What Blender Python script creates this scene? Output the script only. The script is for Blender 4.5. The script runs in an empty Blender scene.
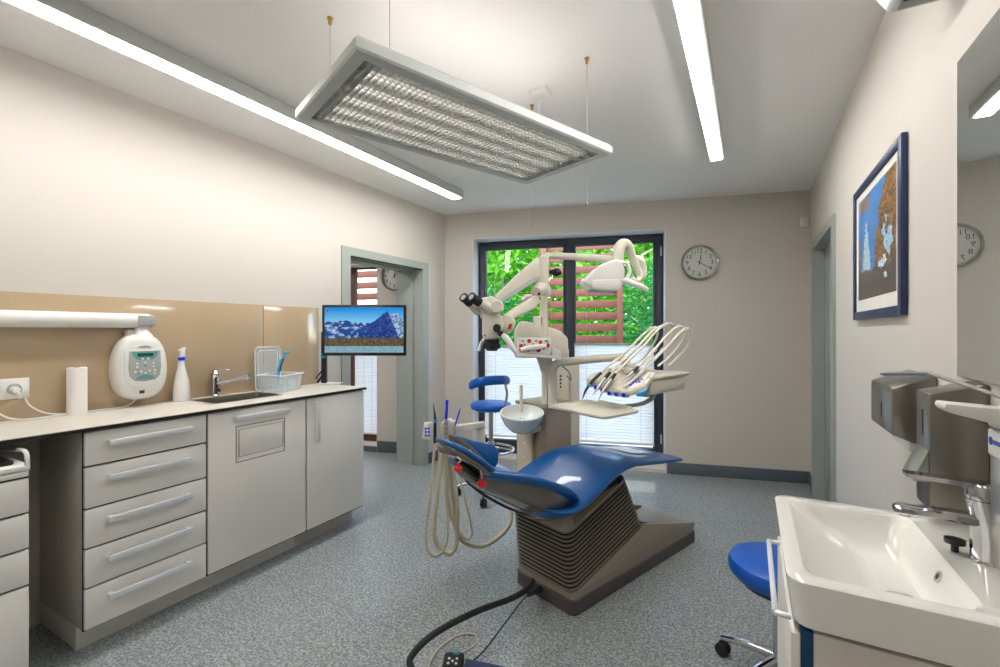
import bpy, bmesh, math, random
from mathutils import Vector, Matrix
random.seed(7)
COL = bpy.context.scene.collection
V = Vector
# ------------------------------------------------------------------ camera model (for placing free-form things in depth)
F, HY, H = 455.0, 331.0, 1.30
TH = math.atan(250 / F)
CT, ST_ = math.cos(TH), math.sin(TH)
def at(x, y, zc):
    """world point seen at a pixel, zc metres in front of the camera"""
    u = (x - 500) / F; v = (HY - y) / F
    return V(((-ST_ + u * CT) * zc, (CT + u * ST_) * zc, H + v * zc))
XL, XR, CEIL = -2.765, 0.448, 2.5
CLx, CLy = -2.765, 3.851
L_BACK = 3.3143
EX, EY = 0.96945, 0.24530
def bw(u, d, z):
    """point on the slanted back wall: u along it, d beyond it"""
    return V((CLx + u * EX - d * EY, CLy + u * EY + d * EX, z))
PH = math.radians(20.5)
AX, AY = math.sin(PH), math.cos(PH)
def cw(s, t, z):
    """point in the dental chair's own frame: s towards the feet, t to its far side"""
    return V((-.873 + s * AX - t * AY, 2.03 + s * AY + t * AX, z))

# ------------------------------------------------------------------ materials
def mat(name, col, rough=.5, metal=0, **k):
    m = bpy.data.materials.new(name); m.use_nodes = True
    nt = m.node_tree; b = nt.nodes['Principled BSDF']
    b.inputs['Base Color'].default_value = (*col, 1)
    b.inputs['Roughness'].default_value = rough
    b.inputs['Metallic'].default_value = metal
    if 'coat' in k: b.inputs['Coat Weight'].default_value = k['coat']
    if 'trans' in k: b.inputs['Transmission Weight'].default_value = k['trans']
    if 'alpha' in k: b.inputs['Alpha'].default_value = k['alpha']
    if 'spec' in k: b.inputs['Specular IOR Level'].default_value = k['spec']
    if 'emit' in k:
        b.inputs['Emission Color'].default_value = (*k.get('ecol', col), 1)
        b.inputs['Emission Strength'].default_value = k['emit']
    tc = nt.nodes.new('ShaderNodeTexCoord')
    n = nt.nodes.new('ShaderNodeTexNoise'); n.inputs['Scale'].default_value = k.get('ns', 30)
    n.inputs['Detail'].default_value = 4
    nt.links.new(tc.outputs['Object'], n.inputs['Vector'])
    var = k.get('var', .04)
    mx = nt.nodes.new('ShaderNodeMix'); mx.data_type = 'RGBA'
    mx.inputs['A'].default_value = (*[c * (1 - var) for c in col], 1)
    mx.inputs['B'].default_value = (*[min(1, c * (1 + var)) for c in col], 1)
    nt.links.new(n.outputs['Fac'], mx.inputs['Factor'])
    nt.links.new(mx.outputs['Result'], b.inputs['Base Color'])
    if k.get('bump'):
        bp = nt.nodes.new('ShaderNodeBump'); bp.inputs['Strength'].default_value = k['bump']; bp.inputs['Distance'].default_value = .002
        nt.links.new(n.outputs['Fac'], bp.inputs['Height']); nt.links.new(bp.outputs['Normal'], b.inputs['Normal'])
    return m
def s2l(r, g, b):
    f = lambda c: (c / 255) / 12.92 if c / 255 <= .04045 else ((c / 255 + .055) / 1.055) ** 2.4
    return (f(r), f(g), f(b))
M = {}
M['wall'] = mat('wall_paint', s2l(206, 199, 190), .85, ns=120, var=.012, bump=.08)
M['ceil'] = mat('ceiling_paint', s2l(244, 241, 239), .9, ns=90, var=.01)
M['lam'] = mat('cabinet_laminate', s2l(226, 222, 216), .42, ns=8, var=.015)
M['lamside'] = mat('cabinet_side_laminate', s2l(196, 190, 180), .45, ns=8, var=.02)
M['gap'] = mat('navy_edge', s2l(28, 44, 60), .5)
M['work'] = mat('worktop_laminate', s2l(208, 203, 193), .35, ns=60, var=.03)
M['dark'] = mat('black_plastic', s2l(22, 22, 24), .35)
M['rubber'] = mat('rubber', s2l(28, 28, 30), .7)
M['splash'] = mat('beige_glass', s2l(182, 160, 130), .13, ns=3, var=.06, coat=.5)
M['steel'] = mat('brushed_steel', (.55, .54, .52), .3, 1, ns=12, var=.06)
M['steeld'] = mat('dark_brushed_steel', (.24, .22, .195), .32, 1, ns=10, var=.1)
M['chrome'] = mat('chrome', (.66, .66, .69), .07, 1)
M['alu'] = mat('satin_aluminium', s2l(226, 228, 232), .32, .35)
M['white'] = mat('white_plastic', s2l(228, 227, 222), .3)
M['cream'] = mat('cream_enamel', s2l(216, 210, 194), .3)
M['greyp'] = mat('grey_plastic', s2l(160, 165, 164), .4)
M['teal'] = mat('teal_panel', s2l(98, 148, 148), .4)
M['led'] = mat('green_display', s2l(16, 60, 46), .2, emit=.3, ecol=s2l(20, 90, 66))
M['trim'] = mat('grey_green_door_paint', s2l(158, 164, 158), .4, ns=5, var=.015)
M['frame'] = mat('anthracite_frame', s2l(46, 54, 66), .45)
M['reveal'] = mat('white_reveal', s2l(222, 222, 226), .6)
M['blue'] = mat('blue_leather', s2l(0, 84, 152), .32, ns=14, var=.07, coat=.25, bump=.05)
M['stoolblue'] = mat('blue_vinyl', s2l(0, 84, 182), .35, ns=14, var=.04)
M['shell'] = mat('dark_taupe_shell', s2l(104, 95, 88), .15, ns=3, var=.1, coat=.8)
M['taupe'] = mat('taupe_enamel', s2l(146, 134, 120), .38, ns=6, var=.02)
M['sand'] = mat('sand_enamel', s2l(198, 186, 166), .35)
M['plinth'] = mat('plum_grey_plinth', s2l(86, 76, 78), .5)
M['mauve'] = mat('mauve_recess', s2l(140, 130, 136), .5)
M['ridge'] = mat('bellows_rubber', s2l(112, 104, 93), .42)
M['groove'] = mat('bellows_groove_shade', s2l(20, 18, 17), .8)  # near-black faces put the shade inside the pleats into the colour
M['whip'] = mat('pale_cream_hose', s2l(222, 216, 200), .45)
M['hose'] = mat('cream_hose', s2l(196, 186, 162), .5)
M['red'] = mat('red_plastic', s2l(215, 22, 26), .3)
M['vblue'] = mat('vivid_blue_plastic', s2l(8, 30, 235), .35)
M['cyan'] = mat('cyan_plastic', s2l(0, 150, 205), .3)
M['ceramic'] = mat('glazed_ceramic', s2l(232, 230, 222), .08, coat=.6, var=.01)
M['bowl'] = mat('bowl_porcelain', s2l(220, 226, 222), .12, coat=.5, var=.02)
M['paper'] = mat('paper_towel', s2l(240, 238, 232), .9, ns=200, var=.03, bump=.3)
M['brass'] = mat('brass', s2l(190, 150, 80), .3, 1)
M['wire'] = mat('wire_grey', s2l(170, 170, 165), .4, .5)
M['clear'] = mat('clear_polypropylene', s2l(228, 236, 240), .18, alpha=.30, var=.0, spec=.9)
M['cover'] = mat('milky_foot_cover', s2l(232, 230, 244), .3, alpha=.93)
M['smoke'] = mat('smoked_acrylic', s2l(150, 134, 122), .12, ns=3, var=.06, coat=.6)
M['sinksteel'] = mat('sink_steel', (.30, .28, .25), .28, 1, ns=14, var=.1)
M['rim2'] = mat('clear_box_rim', s2l(236, 242, 244), .2, alpha=.7, var=0)
M['clockrim'] = mat('polished_clock_rim', (.42, .41, .40), .12, 1)
M['darktray'] = mat('dark_lamp_interior', s2l(92, 90, 88), .6)
M['clockface'] = mat('clock_dial_paint', s2l(202, 202, 196), .5)
M['picblue'] = mat('navy_wood_frame', s2l(32, 46, 86), .4, ns=20, var=.12)
M['matb'] = mat('passepartout_board', s2l(226, 224, 214), .7)
M['slat'] = mat('brown_painted_wood', s2l(100, 58, 44), .7, ns=16, var=.12)
M['bark'] = mat('bark', s2l(176, 168, 156), .9)
M['patio'] = mat('bounce_paving', s2l(206, 202, 196), .8, ns=4, var=.05)  # pale stone for the added ground that bounces daylight
M['grass'] = mat('lawn', s2l(84, 128, 50), .9, ns=10, var=.3)
M['leafA'] = mat('bright_leaf', s2l(104, 172, 44), .5, ns=2.5, var=.5)
M['leafB'] = mat('deep_leaf', s2l(36, 128, 58), .5, ns=2.5, var=.5)
M['lampw'] = mat('strip_lamp_diffuser', (1, 1, 1), .5, emit=29, ecol=(1, .98, .96))
M['tubew'] = mat('fluorescent_tube', (1, 1, 1), .5, emit=3.4, ecol=(1, .95, .86))
M['uptube'] = mat('uplight_tube', (1, 1, 1), .5, emit=12, ecol=(1, .96, .91))
M['louvre'] = mat('louvre_aluminium', (.74, .73, .71), .42, .5)
M['lampbody'] = mat('lamp_housing', s2l(196, 198, 194), .4)
M['labelblue'] = mat('label_blue', s2l(30, 60, 160), .5)  # flat blue print for the dispenser label
M['deepblue'] = mat('deep_blue_edge', s2l(14, 62, 104), .4)
M['orange'] = mat('orange_mark', s2l(240, 150, 40), .5)
M['sky'] = mat('soft_teal', s2l(70, 190, 200), .4)
for k in ('leafA', 'leafB'):
    nt = M[k].node_tree; b = nt.nodes['Principled BSDF']; out = nt.nodes['Material Output']
    tr = nt.nodes.new('ShaderNodeBsdfTranslucent'); mi = nt.nodes.new('ShaderNodeMixShader'); mi.inputs['Fac'].default_value = .45
    nt.links.new(b.inputs['Base Color'].links[0].from_socket, tr.inputs['Color'])
    nt.links.new(b.outputs[0], mi.inputs[1]); nt.links.new(tr.outputs[0], mi.inputs[2]); nt.links.new(mi.outputs[0], out.inputs['Surface'])
# blinds: translucent pleated fabric
m = bpy.data.materials.new('blind_fabric'); m.use_nodes = True; nt = m.node_tree
b = nt.nodes['Principled BSDF']; out = nt.nodes['Material Output']
b.inputs['Base Color'].default_value = (*s2l(248, 246, 250), 1); b.inputs['Roughness'].default_value = .9
tr = nt.nodes.new('ShaderNodeBsdfTranslucent'); tr.inputs['Color'].default_value = (.95, .94, .98, 1)
mi = nt.nodes.new('ShaderNodeMixShader'); mi.inputs['Fac'].default_value = .5
nt.links.new(b.outputs[0], mi.inputs[1]); nt.links.new(tr.outputs[0], mi.inputs[2]); nt.links.new(mi.outputs[0], out.inputs['Surface'])
M['blind'] = m
# glass
m = bpy.data.materials.new('window_glass'); m.use_nodes = True; nt = m.node_tree
out = nt.nodes['Material Output']; nt.nodes.remove(nt.nodes['Principled BSDF'])
t_ = nt.nodes.new('ShaderNodeBsdfTransparent'); g_ = nt.nodes.new('ShaderNodeBsdfGlossy'); g_.inputs['Roughness'].default_value = .02
fr = nt.nodes.new('ShaderNodeFresnel'); fr.inputs['IOR'].default_value = 1.3
mi = nt.nodes.new('ShaderNodeMixShader')
ge = nt.nodes.new('ShaderNodeNewGeometry'); om = nt.nodes.new('ShaderNodeMath'); om.operation = 'SUBTRACT'; om.inputs[0].default_value = 1; nt.links.new(ge.outputs['Backfacing'], om.inputs[1])
mu = nt.nodes.new('ShaderNodeMath'); mu.operation = 'MULTIPLY'; nt.links.new(fr.outputs[0], mu.inputs[0]); nt.links.new(om.outputs[0], mu.inputs[1])
nt.links.new(mu.outputs[0], mi.inputs[0]); nt.links.new(t_.outputs[0], mi.inputs[1]); nt.links.new(g_.outputs[0], mi.inputs[2]); nt.links.new(mi.outputs[0], out.inputs['Surface'])
M['glass'] = m
# mirror
M['mirror'] = mat('mirror_silver', (.86, .88, .87), .01, 1, var=0)
# floor: blue grey speckled vinyl with welded seams
m = bpy.data.materials.new('speckled_vinyl'); m.use_nodes = True; nt = m.node_tree; b = nt.nodes['Principled BSDF']
tc = nt.nodes.new('ShaderNodeTexCoord')
n1 = nt.nodes.new('ShaderNodeTexNoise'); n1.inputs['Scale'].default_value = 95; n1.inputs['Detail'].default_value = 3; n1.inputs['Roughness'].default_value = .7
n2 = nt.nodes.new('ShaderNodeTexVoronoi'); n2.inputs['Scale'].default_value = 130
cr = nt.nodes.new('ShaderNodeValToRGB')
e = cr.color_ramp.elements
e[0].position = .36; e[0].color = (*s2l(98, 106, 109), 1); e[1].position = .66; e[1].color = (*s2l(184, 187, 184), 1)
x = e.new(.5); x.color = (*s2l(138, 146, 147), 1)
nt.links.new(tc.outputs['Object'], n1.inputs['Vector']); nt.links.new(tc.outputs['Object'], n2.inputs['Vector'])
ma = nt.nodes.new('ShaderNodeMath'); ma.operation = 'MULTIPLY_ADD'; ma.inputs[1].default_value = .16; 
sepc = nt.nodes.new('ShaderNodeSeparateColor'); nt.links.new(n2.outputs['Color'], sepc.inputs[0])
nt.links.new(sepc.outputs[0], ma.inputs[0]); nt.links.new(n1.outputs['Fac'], ma.inputs[2])
sb = nt.nodes.new('ShaderNodeMath'); sb.operation = 'SUBTRACT'; sb.inputs[1].default_value = .08
nt.links.new(ma.outputs[0], sb.inputs[0]); nt.links.new(sb.outputs[0], cr.inputs['Fac'])
sp = nt.nodes.new('ShaderNodeSeparateXYZ'); nt.links.new(tc.outputs['Object'], sp.inputs[0])
def seam(axis, period, off, width):
    a = nt.nodes.new('ShaderNodeMath'); a.operation = 'ADD'; a.inputs[1].default_value = off
    nt.links.new(sp.outputs[axis], a.inputs[0])
    p = nt.nodes.new('ShaderNodeMath'); p.operation = 'PINGPONG'; p.inputs[1].default_value = period
    nt.links.new(a.outputs[0], p.inputs[0])
    c = nt.nodes.new('ShaderNodeMath'); c.operation = 'LESS_THAN'; c.inputs[1].default_value = width
    nt.links.new(p.outputs[0], c.inputs[0]); return c
s1 = seam(0, 1.0, 1.68, .0028); s2 = seam(1, 1.0, .48, .0028)
mxm = nt.nodes.new('ShaderNodeMath'); mxm.operation = 'MAXIMUM'; nt.links.new(s1.outputs[0], mxm.inputs[0]); nt.links.new(s2.outputs[0], mxm.inputs[1])
mx = nt.nodes.new('ShaderNodeMix'); mx.data_type = 'RGBA'; nt.links.new(mxm.outputs[0], mx.inputs['Factor'])
nt.links.new(cr.outputs['Color'], mx.inputs['A']); mx.inputs['B'].default_value = (*s2l(118, 130, 136), 1)
nt.links.new(mx.outputs['Result'], b.inputs['Base Color'])
b.inputs['Roughness'].default_value = .34; b.inputs['Specular IOR Level'].default_value = .5
bp = nt.nodes.new('ShaderNodeBump'); bp.inputs['Strength'].default_value = .12; bp.inputs['Distance'].default_value = .002
nt.links.new(n1.outputs['Fac'], bp.inputs['Height']); nt.links.new(bp.outputs['Normal'], b.inputs['Normal'])
b.inputs['Roughness'].default_value = .28
M['floor'] = m
M['skirt'] = mat('blue_grey_skirting', s2l(88, 98, 106), .5, ns=90, var=.25)
def vcmat(name, emit=0, rough=.5):
    m = bpy.data.materials.new(name); m.use_nodes = True; nt = m.node_tree; b = nt.nodes['Principled BSDF']
    a = nt.nodes.new('ShaderNodeAttribute'); a.attribute_name = 'picture'
    nt.links.new(a.outputs['Color'], b.inputs['Base Color']); b.inputs['Roughness'].default_value = rough
    if emit:
        b.inputs['Base Color'].default_value = (0, 0, 0, 1)
        for l in list(nt.links):
            if l.to_socket == b.inputs['Base Color']: nt.links.remove(l)
        nt.links.new(a.outputs['Color'], b.inputs['Emission Color']); b.inputs['Emission Strength'].default_value = emit
    return m
M['screen'] = vcmat('screen_picture', .62, .25)
M['print'] = vcmat('printed_picture', 0, .35)

# ------------------------------------------------------------------ mesh helpers
def worldmat(o):
    m = o.matrix_basis.copy()
    while o.parent: o = o.parent; m = o.matrix_basis @ m
    return m
def obj(name, bm, m, parent=None, local=False, sharp=.6):
    """one mesh object; the bmesh is in world space unless local"""
    if parent is not None and not local: bm.transform(worldmat(parent).inverted())
    bmesh.ops.recalc_face_normals(bm, faces=bm.faces)
    for e in bm.edges:
        if len(e.link_faces) == 2 and e.calc_face_angle(0) > sharp: e.smooth = False
    for f in bm.faces: f.smooth = True
    me = bpy.data.meshes.new(name); bm.to_mesh(me); bm.free()
    for k in (m if isinstance(m, (list, tuple)) else [m]): me.materials.append(M[k])
    o = bpy.data.objects.new(name, me); COL.objects.link(o); o.parent = parent
    return o
def tag(o, label, cat, group=None, kind=None):
    if label: o['label'] = label
    if cat: o['category'] = cat
    if group: o['group'] = group
    if kind: o['kind'] = kind
    return o
def thing(name, label, cat, loc=(0, 0, 0), rz=0, group=None):
    o = bpy.data.objects.new(name, None); COL.objects.link(o); o.location = loc; o.rotation_euler = (0, 0, rz)
    o.empty_display_size = .1
    return tag(o, label, cat, group)
def struct(name, bm, m):
    o = obj(name, bm, m); o['kind'] = 'structure'; return o
def dup(root, loc, rz=None, label=None):
    def rec(o, par):
        c = o.copy(); COL.objects.link(c); c.parent = par
        for ch in [q for q in bpy.data.objects if q.parent == o and q != c]: rec(ch, c)
        return c
    c = rec(root, None); c.location = loc
    if rz is not None: c.rotation_euler = (0, 0, rz)
    if label: c['label'] = label
    return c
def B(): return bmesh.new()
def obox(bm, c, ax, ay, az, sx, sy, sz, bev=0, mi=0, seg=2):
    c = V(c); ax = V(ax).normalized() * sx / 2; ay = V(ay).normalized() * sy / 2; az = V(az).normalized() * sz / 2
    vs = [bm.verts.new(c + i * ax + j * ay + k * az) for i in (-1, 1) for j in (-1, 1) for k in (-1, 1)]
    fs = [bm.faces.new([vs[i] for i in f]) for f in ((0, 1, 3, 2), (4, 6, 7, 5), (0, 4, 5, 1), (2, 3, 7, 6), (0, 2, 6, 4), (1, 5, 7, 3))]
    for f in fs: f.material_index = mi
    if bev:
        es = list({e for f in fs for e in f.edges})
        bmesh.ops.bevel(bm, geom=es, offset=bev, segments=seg, profile=.5, affect='EDGES')
    return bm
def box(bm, x0, x1, y0, y1, z0, z1, bev=0, mi=0, seg=2):
    return obox(bm, ((x0 + x1) / 2, (y0 + y1) / 2, (z0 + z1) / 2), (1, 0, 0), (0, 1, 0), (0, 0, 1), abs(x1 - x0), abs(y1 - y0), abs(z1 - z0), bev, mi, seg)
def wbox(bm, u0, u1, d0, d1, z0, z1, bev=0, mi=0):
    """box in the back wall's frame"""
    return obox(bm, bw((u0 + u1) / 2, (d0 + d1) / 2, (z0 + z1) / 2), (EX, EY, 0), (-EY, EX, 0), (0, 0, 1), u1 - u0, abs(d1 - d0), z1 - z0, bev, mi)
def cbox(bm, s0, s1, t0, t1, z0, z1, bev=0, mi=0, seg=2):
    """box in the dental chair's frame"""
    return obox(bm, cw((s0 + s1) / 2, (t0 + t1) / 2, (z0 + z1) / 2), (AX, AY, 0), (-AY, AX, 0), (0, 0, 1), s1 - s0, t1 - t0, z1 - z0, bev, mi, seg)
def smooth_pts(pts, n=6):
    pts = [V(p) for p in pts]
    if len(pts) < 3: return pts
    P = [2 * pts[0] - pts[1]] + pts + [2 * pts[-1] - pts[-2]]
    out = []
    for i in range(1, len(P) - 2):
        for j in range(n):
            t = j / n; a, b, c, d = P[i - 1], P[i], P[i + 1], P[i + 2]
            out.append(.5 * ((2 * b) + (c - a) * t + (2 * a - 5 * b + 4 * c - d) * t * t + (3 * b - a - 3 * c + d) * t ** 3))
    out.append(pts[-1]); return out
def tube(bm, pts, r, seg=10, sm=0, mi=0, flat=1.0, up=None):
    """swept round (or flattened) section along a path; r may be a list over the given points"""
    rs = r if isinstance(r, (list, tuple)) else [r] * len(pts)
    if sm:
        n0 = len(pts); P = smooth_pts(pts, sm)
        R = []
        for i in range(len(P)):
            f = i / sm; a = min(int(f), n0 - 1); bq = min(a + 1, n0 - 1); R.append(rs[a] + (rs[bq] - rs[a]) * (f - a))
    else: P = [V(p) for p in pts]; R = rs
    rings = []; u = None
    for i, p in enumerate(P):
        d = (P[min(i + 1, len(P) - 1)] - P[max(i - 1, 0)])
        if d.length < 1e-9: d = V((0, 0, 1))
        d.normalize()
        if u is None:
            u = V(up) if up else (V((0, 0, 1)) if abs(d.z) < .9 else V((1, 0, 0)))
        u = (u - d * u.dot(d)).normalized(); w = d.cross(u)
        rings.append([bm.verts.new(p + R[i] * (math.cos(2 * math.pi * k / seg) * u * flat + math.sin(2 * math.pi * k / seg) * w)) for k in range(seg)])
    for a, b in zip(rings, rings[1:]):
        for k in range(seg):
            bm.faces.new((a[k], a[(k + 1) % seg], b[(k + 1) % seg], b[k])).material_index = mi
    bm.faces.new(rings[0]).material_index = mi; bm.faces.new(rings[-1]).material_index = mi
    return bm
def lathe(bm, prof, c=(0, 0, 0), axis=(0, 0, 1), seg=32, mi=0):
    """profile [(r, h)] around an axis through c; ends closed"""
    c = V(c); a = V(axis).normalized(); u = (V((1, 0, 0)) if abs(a.x) < .9 else V((0, 1, 0))); u = (u - a * u.dot(a)).normalized(); w = a.cross(u)
    rings = []
    for r, h in prof:
        if r < 1e-6: rings.append([bm.verts.new(c + a * h)])
        else: rings.append([bm.verts.new(c + a * h + r * (math.cos(2 * math.pi * k / seg) * u + math.sin(2 * math.pi * k / seg) * w)) for k in range(seg)])
    for p, q in zip(rings, rings[1:]):
        if len(p) == 1 and len(q) == 1: continue
        for k in range(seg):
            k2 = (k + 1) % seg
            if len(p) == 1: f = bm.faces.new((p[0], q[k], q[k2]))
            elif len(q) == 1: f = bm.faces.new((p[k], p[k2], q[0]))
            else: f = bm.faces.new((p[k], p[k2], q[k2], q[k]))
            f.material_index = mi
    for rg in (rings[0], rings[-1]):
        if len(rg) > 1: bm.faces.new(rg).material_index = mi
    return bm
def prism(bm, pts, n, bev=0, mi=0, seg=2):
    """polygon of world points pushed along vector n"""
    n = V(n); a = [bm.verts.new(V(p)) for p in pts]; b = [bm.verts.new(V(p) + n) for p in pts]
    fs = [bm.faces.new(a), bm.faces.new(b[::-1])]
    for i in range(len(a)):
        j = (i + 1) % len(a); fs.append(bm.faces.new((a[i], b[i], b[j], a[j])))
    for f in fs: f.material_index = mi
    if bev:
        bmesh.ops.recalc_face_normals(bm, faces=fs)
        es = list({e for f in fs for e in f.edges})
        bmesh.ops.bevel(bm, geom=es, offset=bev, segments=seg, profile=.5, affect='EDGES', clamp_overlap=True)
    return bm
def ball(bm, c, r, sx=1, sy=1, sz=1, seg=16, mi=0, R=None):
    m = Matrix.Translation(V(c)) @ (R.to_4x4() if R else Matrix.Identity(4)) @ Matrix.Diagonal((r * sx, r * sy, r * sz, 1))
    g = bmesh.ops.create_uvsphere(bm, u_segments=seg, v_segments=seg // 2, radius=1, matrix=m)
    for f in {f for v in g['verts'] for f in v.link_faces}: f.material_index = mi
    return bm
def loft(bm, loops, mi=0, close=True):
    R = [[bm.verts.new(V(p)) for p in l] for l in loops]
    n = len(R[0])
    for a, b in zip(R, R[1:]):
        for k in range(n):
            bm.faces.new((a[k], a[(k + 1) % n], b[(k + 1) % n], b[k])).material_index = mi
    if close: bm.faces.new(R[0]).material_index = mi; bm.faces.new(R[-1][::-1]).material_index = mi
    return bm
def px_poly(pts, zc): return [at(x, y, zc) for x, y in pts]
VIEW = V((-ST_, CT, 0)); RIGHT = V((CT, ST_, 0))
def text(name, s, size, mtx, m, parent, depth=.0006, align='CENTER'):
    cu = bpy.data.curves.new(name, 'FONT'); cu.body = s; cu.size = size; cu.extrude = depth; cu.align_x = align; cu.align_y = 'CENTER'
    tmp = bpy.data.objects.new('t', cu); COL.objects.link(tmp)
    bpy.context.view_layer.update()
    me = bpy.data.meshes.new_from_object(tmp.evaluated_get(bpy.context.evaluated_depsgraph_get()))
    bpy.data.objects.remove(tmp); bm = bmesh.new(); bm.from_mesh(me); bpy.data.meshes.remove(me); bpy.data.curves.remove(cu)
    bm.transform(mtx)
    return bm

# ================================================================== THE SETTING
bm = B()
fl = [V((-5.6, -2.6, 0)), V((.8, -2.6, 0)), bw(3.7, .2, 0), bw(-2.75, .2, 0)]
prism(bm, fl, (0, 0, -.1)); struct('floor', bm, 'floor')
bm = B(); prism(bm, [p + V((0, 0, CEIL)) for p in [V((-5.6, -2.6, 0)), V((.8, -2.6, 0)), bw(3.7, .35, 0), bw(-2.75, .35, 0)]], (0, 0, .12)); struct('ceiling', bm, 'ceil')
# left wall with doorway
D1a, D1b, D1z = 2.54, 3.50, 1.925
bm = B(); box(bm, XL - .30, XL, -2.6, D1a, 0, CEIL); box(bm, XL - .30, XL, D1b, 3.80, 0, CEIL); box(bm, XL - .30, XL, D1a, D1b, D1z, CEIL)
prism(bm, [V((XL, 3.80, 0)), V((XL, CLy, 0)), bw(-.31, 0, 0), V((XL - .30, 3.80, 0))], (0, 0, CEIL))
struct('wall_left', bm, 'wall')
# right wall with doorway
D2a, D2b, D2z = 3.40, 4.345, 1.955
bm = B(); box(bm, XR, XR + .25, -2.6, D2a, 0, CEIL); box(bm, XR, XR + .25, D2b, 4.60, 0, CEIL); box(bm, XR, XR + .25, D2a, D2b, D2z, CEIL)
prism(bm, [V((XR, 4.60, 0)), bw(L_BACK, 0, 0), bw(L_BACK + .26, 0, 0), V((XR + .25, 4.60, 0))], (0, 0, CEIL))
struct('wall_right', bm, 'wall')
# facade (back wall) with the window opening; continues into the next room
W0, W1, WZ = .304, 2.155, 2.236
U0, U1, UZ0, UZ = -1.16, -.785, .06, 2.02
bm = B()
wbox(bm, -.02, W0, 0, .30, 0, CEIL); wbox(bm, W1, L_BACK + .4, 0, .30, 0, CEIL); wbox(bm, W0, W1, 0, .30, WZ, CEIL); wbox(bm, W0, W1, 0, .30, -.1, .03)
struct('wall_back', bm, 'wall')
bm = B(); wbox(bm, U1, -.02, 0, .30, 0, CEIL); wbox(bm, -2.7, U0 - .6, 0, .3, 0, CEIL); wbox(bm, U0 - .6, U1, 0, .30, UZ, CEIL); wbox(bm, U0 - .6, U1, 0, .30, -.1, UZ0)
struct('wall_next_room_back', bm, 'wall')
bm = B(); box(bm, -5.6, -5.45, -2.6, 3.2, 0, CEIL); struct('wall_next_room_left', bm, 'wall')
bm = B(); box(bm, -5.45, .7, -2.75, -2.6, 0, CEIL); struct('wall_rear', bm, 'wall')
bm = B(); box(bm, -5.45, XL - .30, .9, 1.0, 0, CEIL); struct('wall_next_room_front', bm, 'wall')
# reveals lined in white
bm = B(); wbox(bm, W0 - .001, W0 + .004, -.004, .20, .03, WZ); wbox(bm, W0, W1, -.004, .20, WZ - .004, WZ + .001); wbox(bm, W1 - .004, W1 + .001, -.004, .2, .03, WZ)
struct('trim_1', bm, 'reveal')
# skirting
bm = B(); wbox(bm, W1 + .01, L_BACK, -.012, 0, 0, .105, .003); struct('baseboard_back', bm, 'skirt')
bm = B(); wbox(bm, 0, W0 - .01, -.012, 0, 0, .105, .003); struct('baseboard_back_left', bm, 'skirt')
bm = B(); box(bm, XR - .012, XR, -2.6, 3.33, 0, .105, .003); box(bm, XR - .012, XR, 4.40, 4.65, 0, .105, .003); struct('baseboard_right', bm, 'skirt')
bm = B(); box(bm, XL, XL + .012, 3.56, 3.85, 0, .105, .003); box(bm, XL, XL + .012, 2.30, 2.47, 0, .105, .003); struct('baseboard_left', bm, 'skirt')
bm = B(); wbox(bm, U1 + .01, -.33, -.012, 0, 0, .12, .003); wbox(bm, U0 - .6, U1, -.012, 0, 0, .055); struct('baseboard_next_room', bm, 'skirt')
# doorway 1: steel frame, wraps the reveal
t = thing('door_1', None, None, (XL, (D1a + D1b) / 2, 0)); t['kind'] = 'structure'
bm = B()
box(bm, XL, XL + .014, 2.485, D1a + .03, 0, D1z - .03); box(bm, XL, XL + .014, D1b - .03, 3.555, 0, D1z - .03); box(bm, XL, XL + .014, 2.485, 3.555, D1z - .0299, 1.96)
obj('door_frame', bm, 'trim', t)
bm = B()
box(bm, XL - .315, XL, D1a - .001, D1a + .03, 0, D1z); box(bm, XL - .315, XL, D1b - .03, D1b + .001, 0, D1z); box(bm, XL - .315, XL, D1a, D1b, D1z - .03, D1z)
box(bm, XL - .13, XL - .10, D1b - .045, D1b - .03, 0, D1z - .03); box(bm, XL - .13, XL - .10, D1a + .03, D1a + .045, 0, D1z - .03); box(bm, XL - .13, XL - .10, D1a + .03, D1b - .03, D1z - .045, D1z - .03)
obj('door_lining', bm, 'trim', t)
bm = B(); box(bm, XL - .02, XL - .001, D1a + .03, D1b - .03, D1z - .036, D1z - .0305); obj('door_seal', bm, 'dark', t)
# doorway 2: closed leaf set into the right wall
t = thing('door_2', None, None, (XR, (D2a + D2b) / 2, 0)); t['kind'] = 'structure'
bm = B()
box(bm, XR - .016, XR + .0, 3.332, D2a + .012, 0, D2z - .012); box(bm, XR - .016, XR + .0, D2b - .012, 4.40, 0, D2z - .012); box(bm, XR - .016, XR + .0, 3.332, 4.40, D2z - .0119, 2.0)
obj('door_frame', bm, 'trim', t)
bm = B(); box(bm, XR, XR + .25, D2a, D2a + .012, 0, D2z); box(bm, XR, XR + .25, D2b - .012, D2b, 0, D2z); box(bm, XR, XR + .25, D2a, D2b, D2z - .012, D2z); obj('door_lining', bm, 'trim', t)
bm = B()
box(bm, XR + .066, XR + .106, D2a + .012, D2b - .012, .006, D2z - .012, .002)
for k in range(4):
    box(bm, XR + .060, XR + .067, D2a + .03 + k * .225, D2a + .20 + k * .225, .12, D2z - .12, .002)
lf = obj('door_leaf', bm, 'trim', t)
bm = B(); box(bm, XR - .022, XR - .016, 4.352, 4.38, .93, 1.03, .002); tube(bm, [(XR - .02, 4.366, .99), (XR - .045, 4.366, .99)], .006); obj('latch', bm, 'steel', t)
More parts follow.
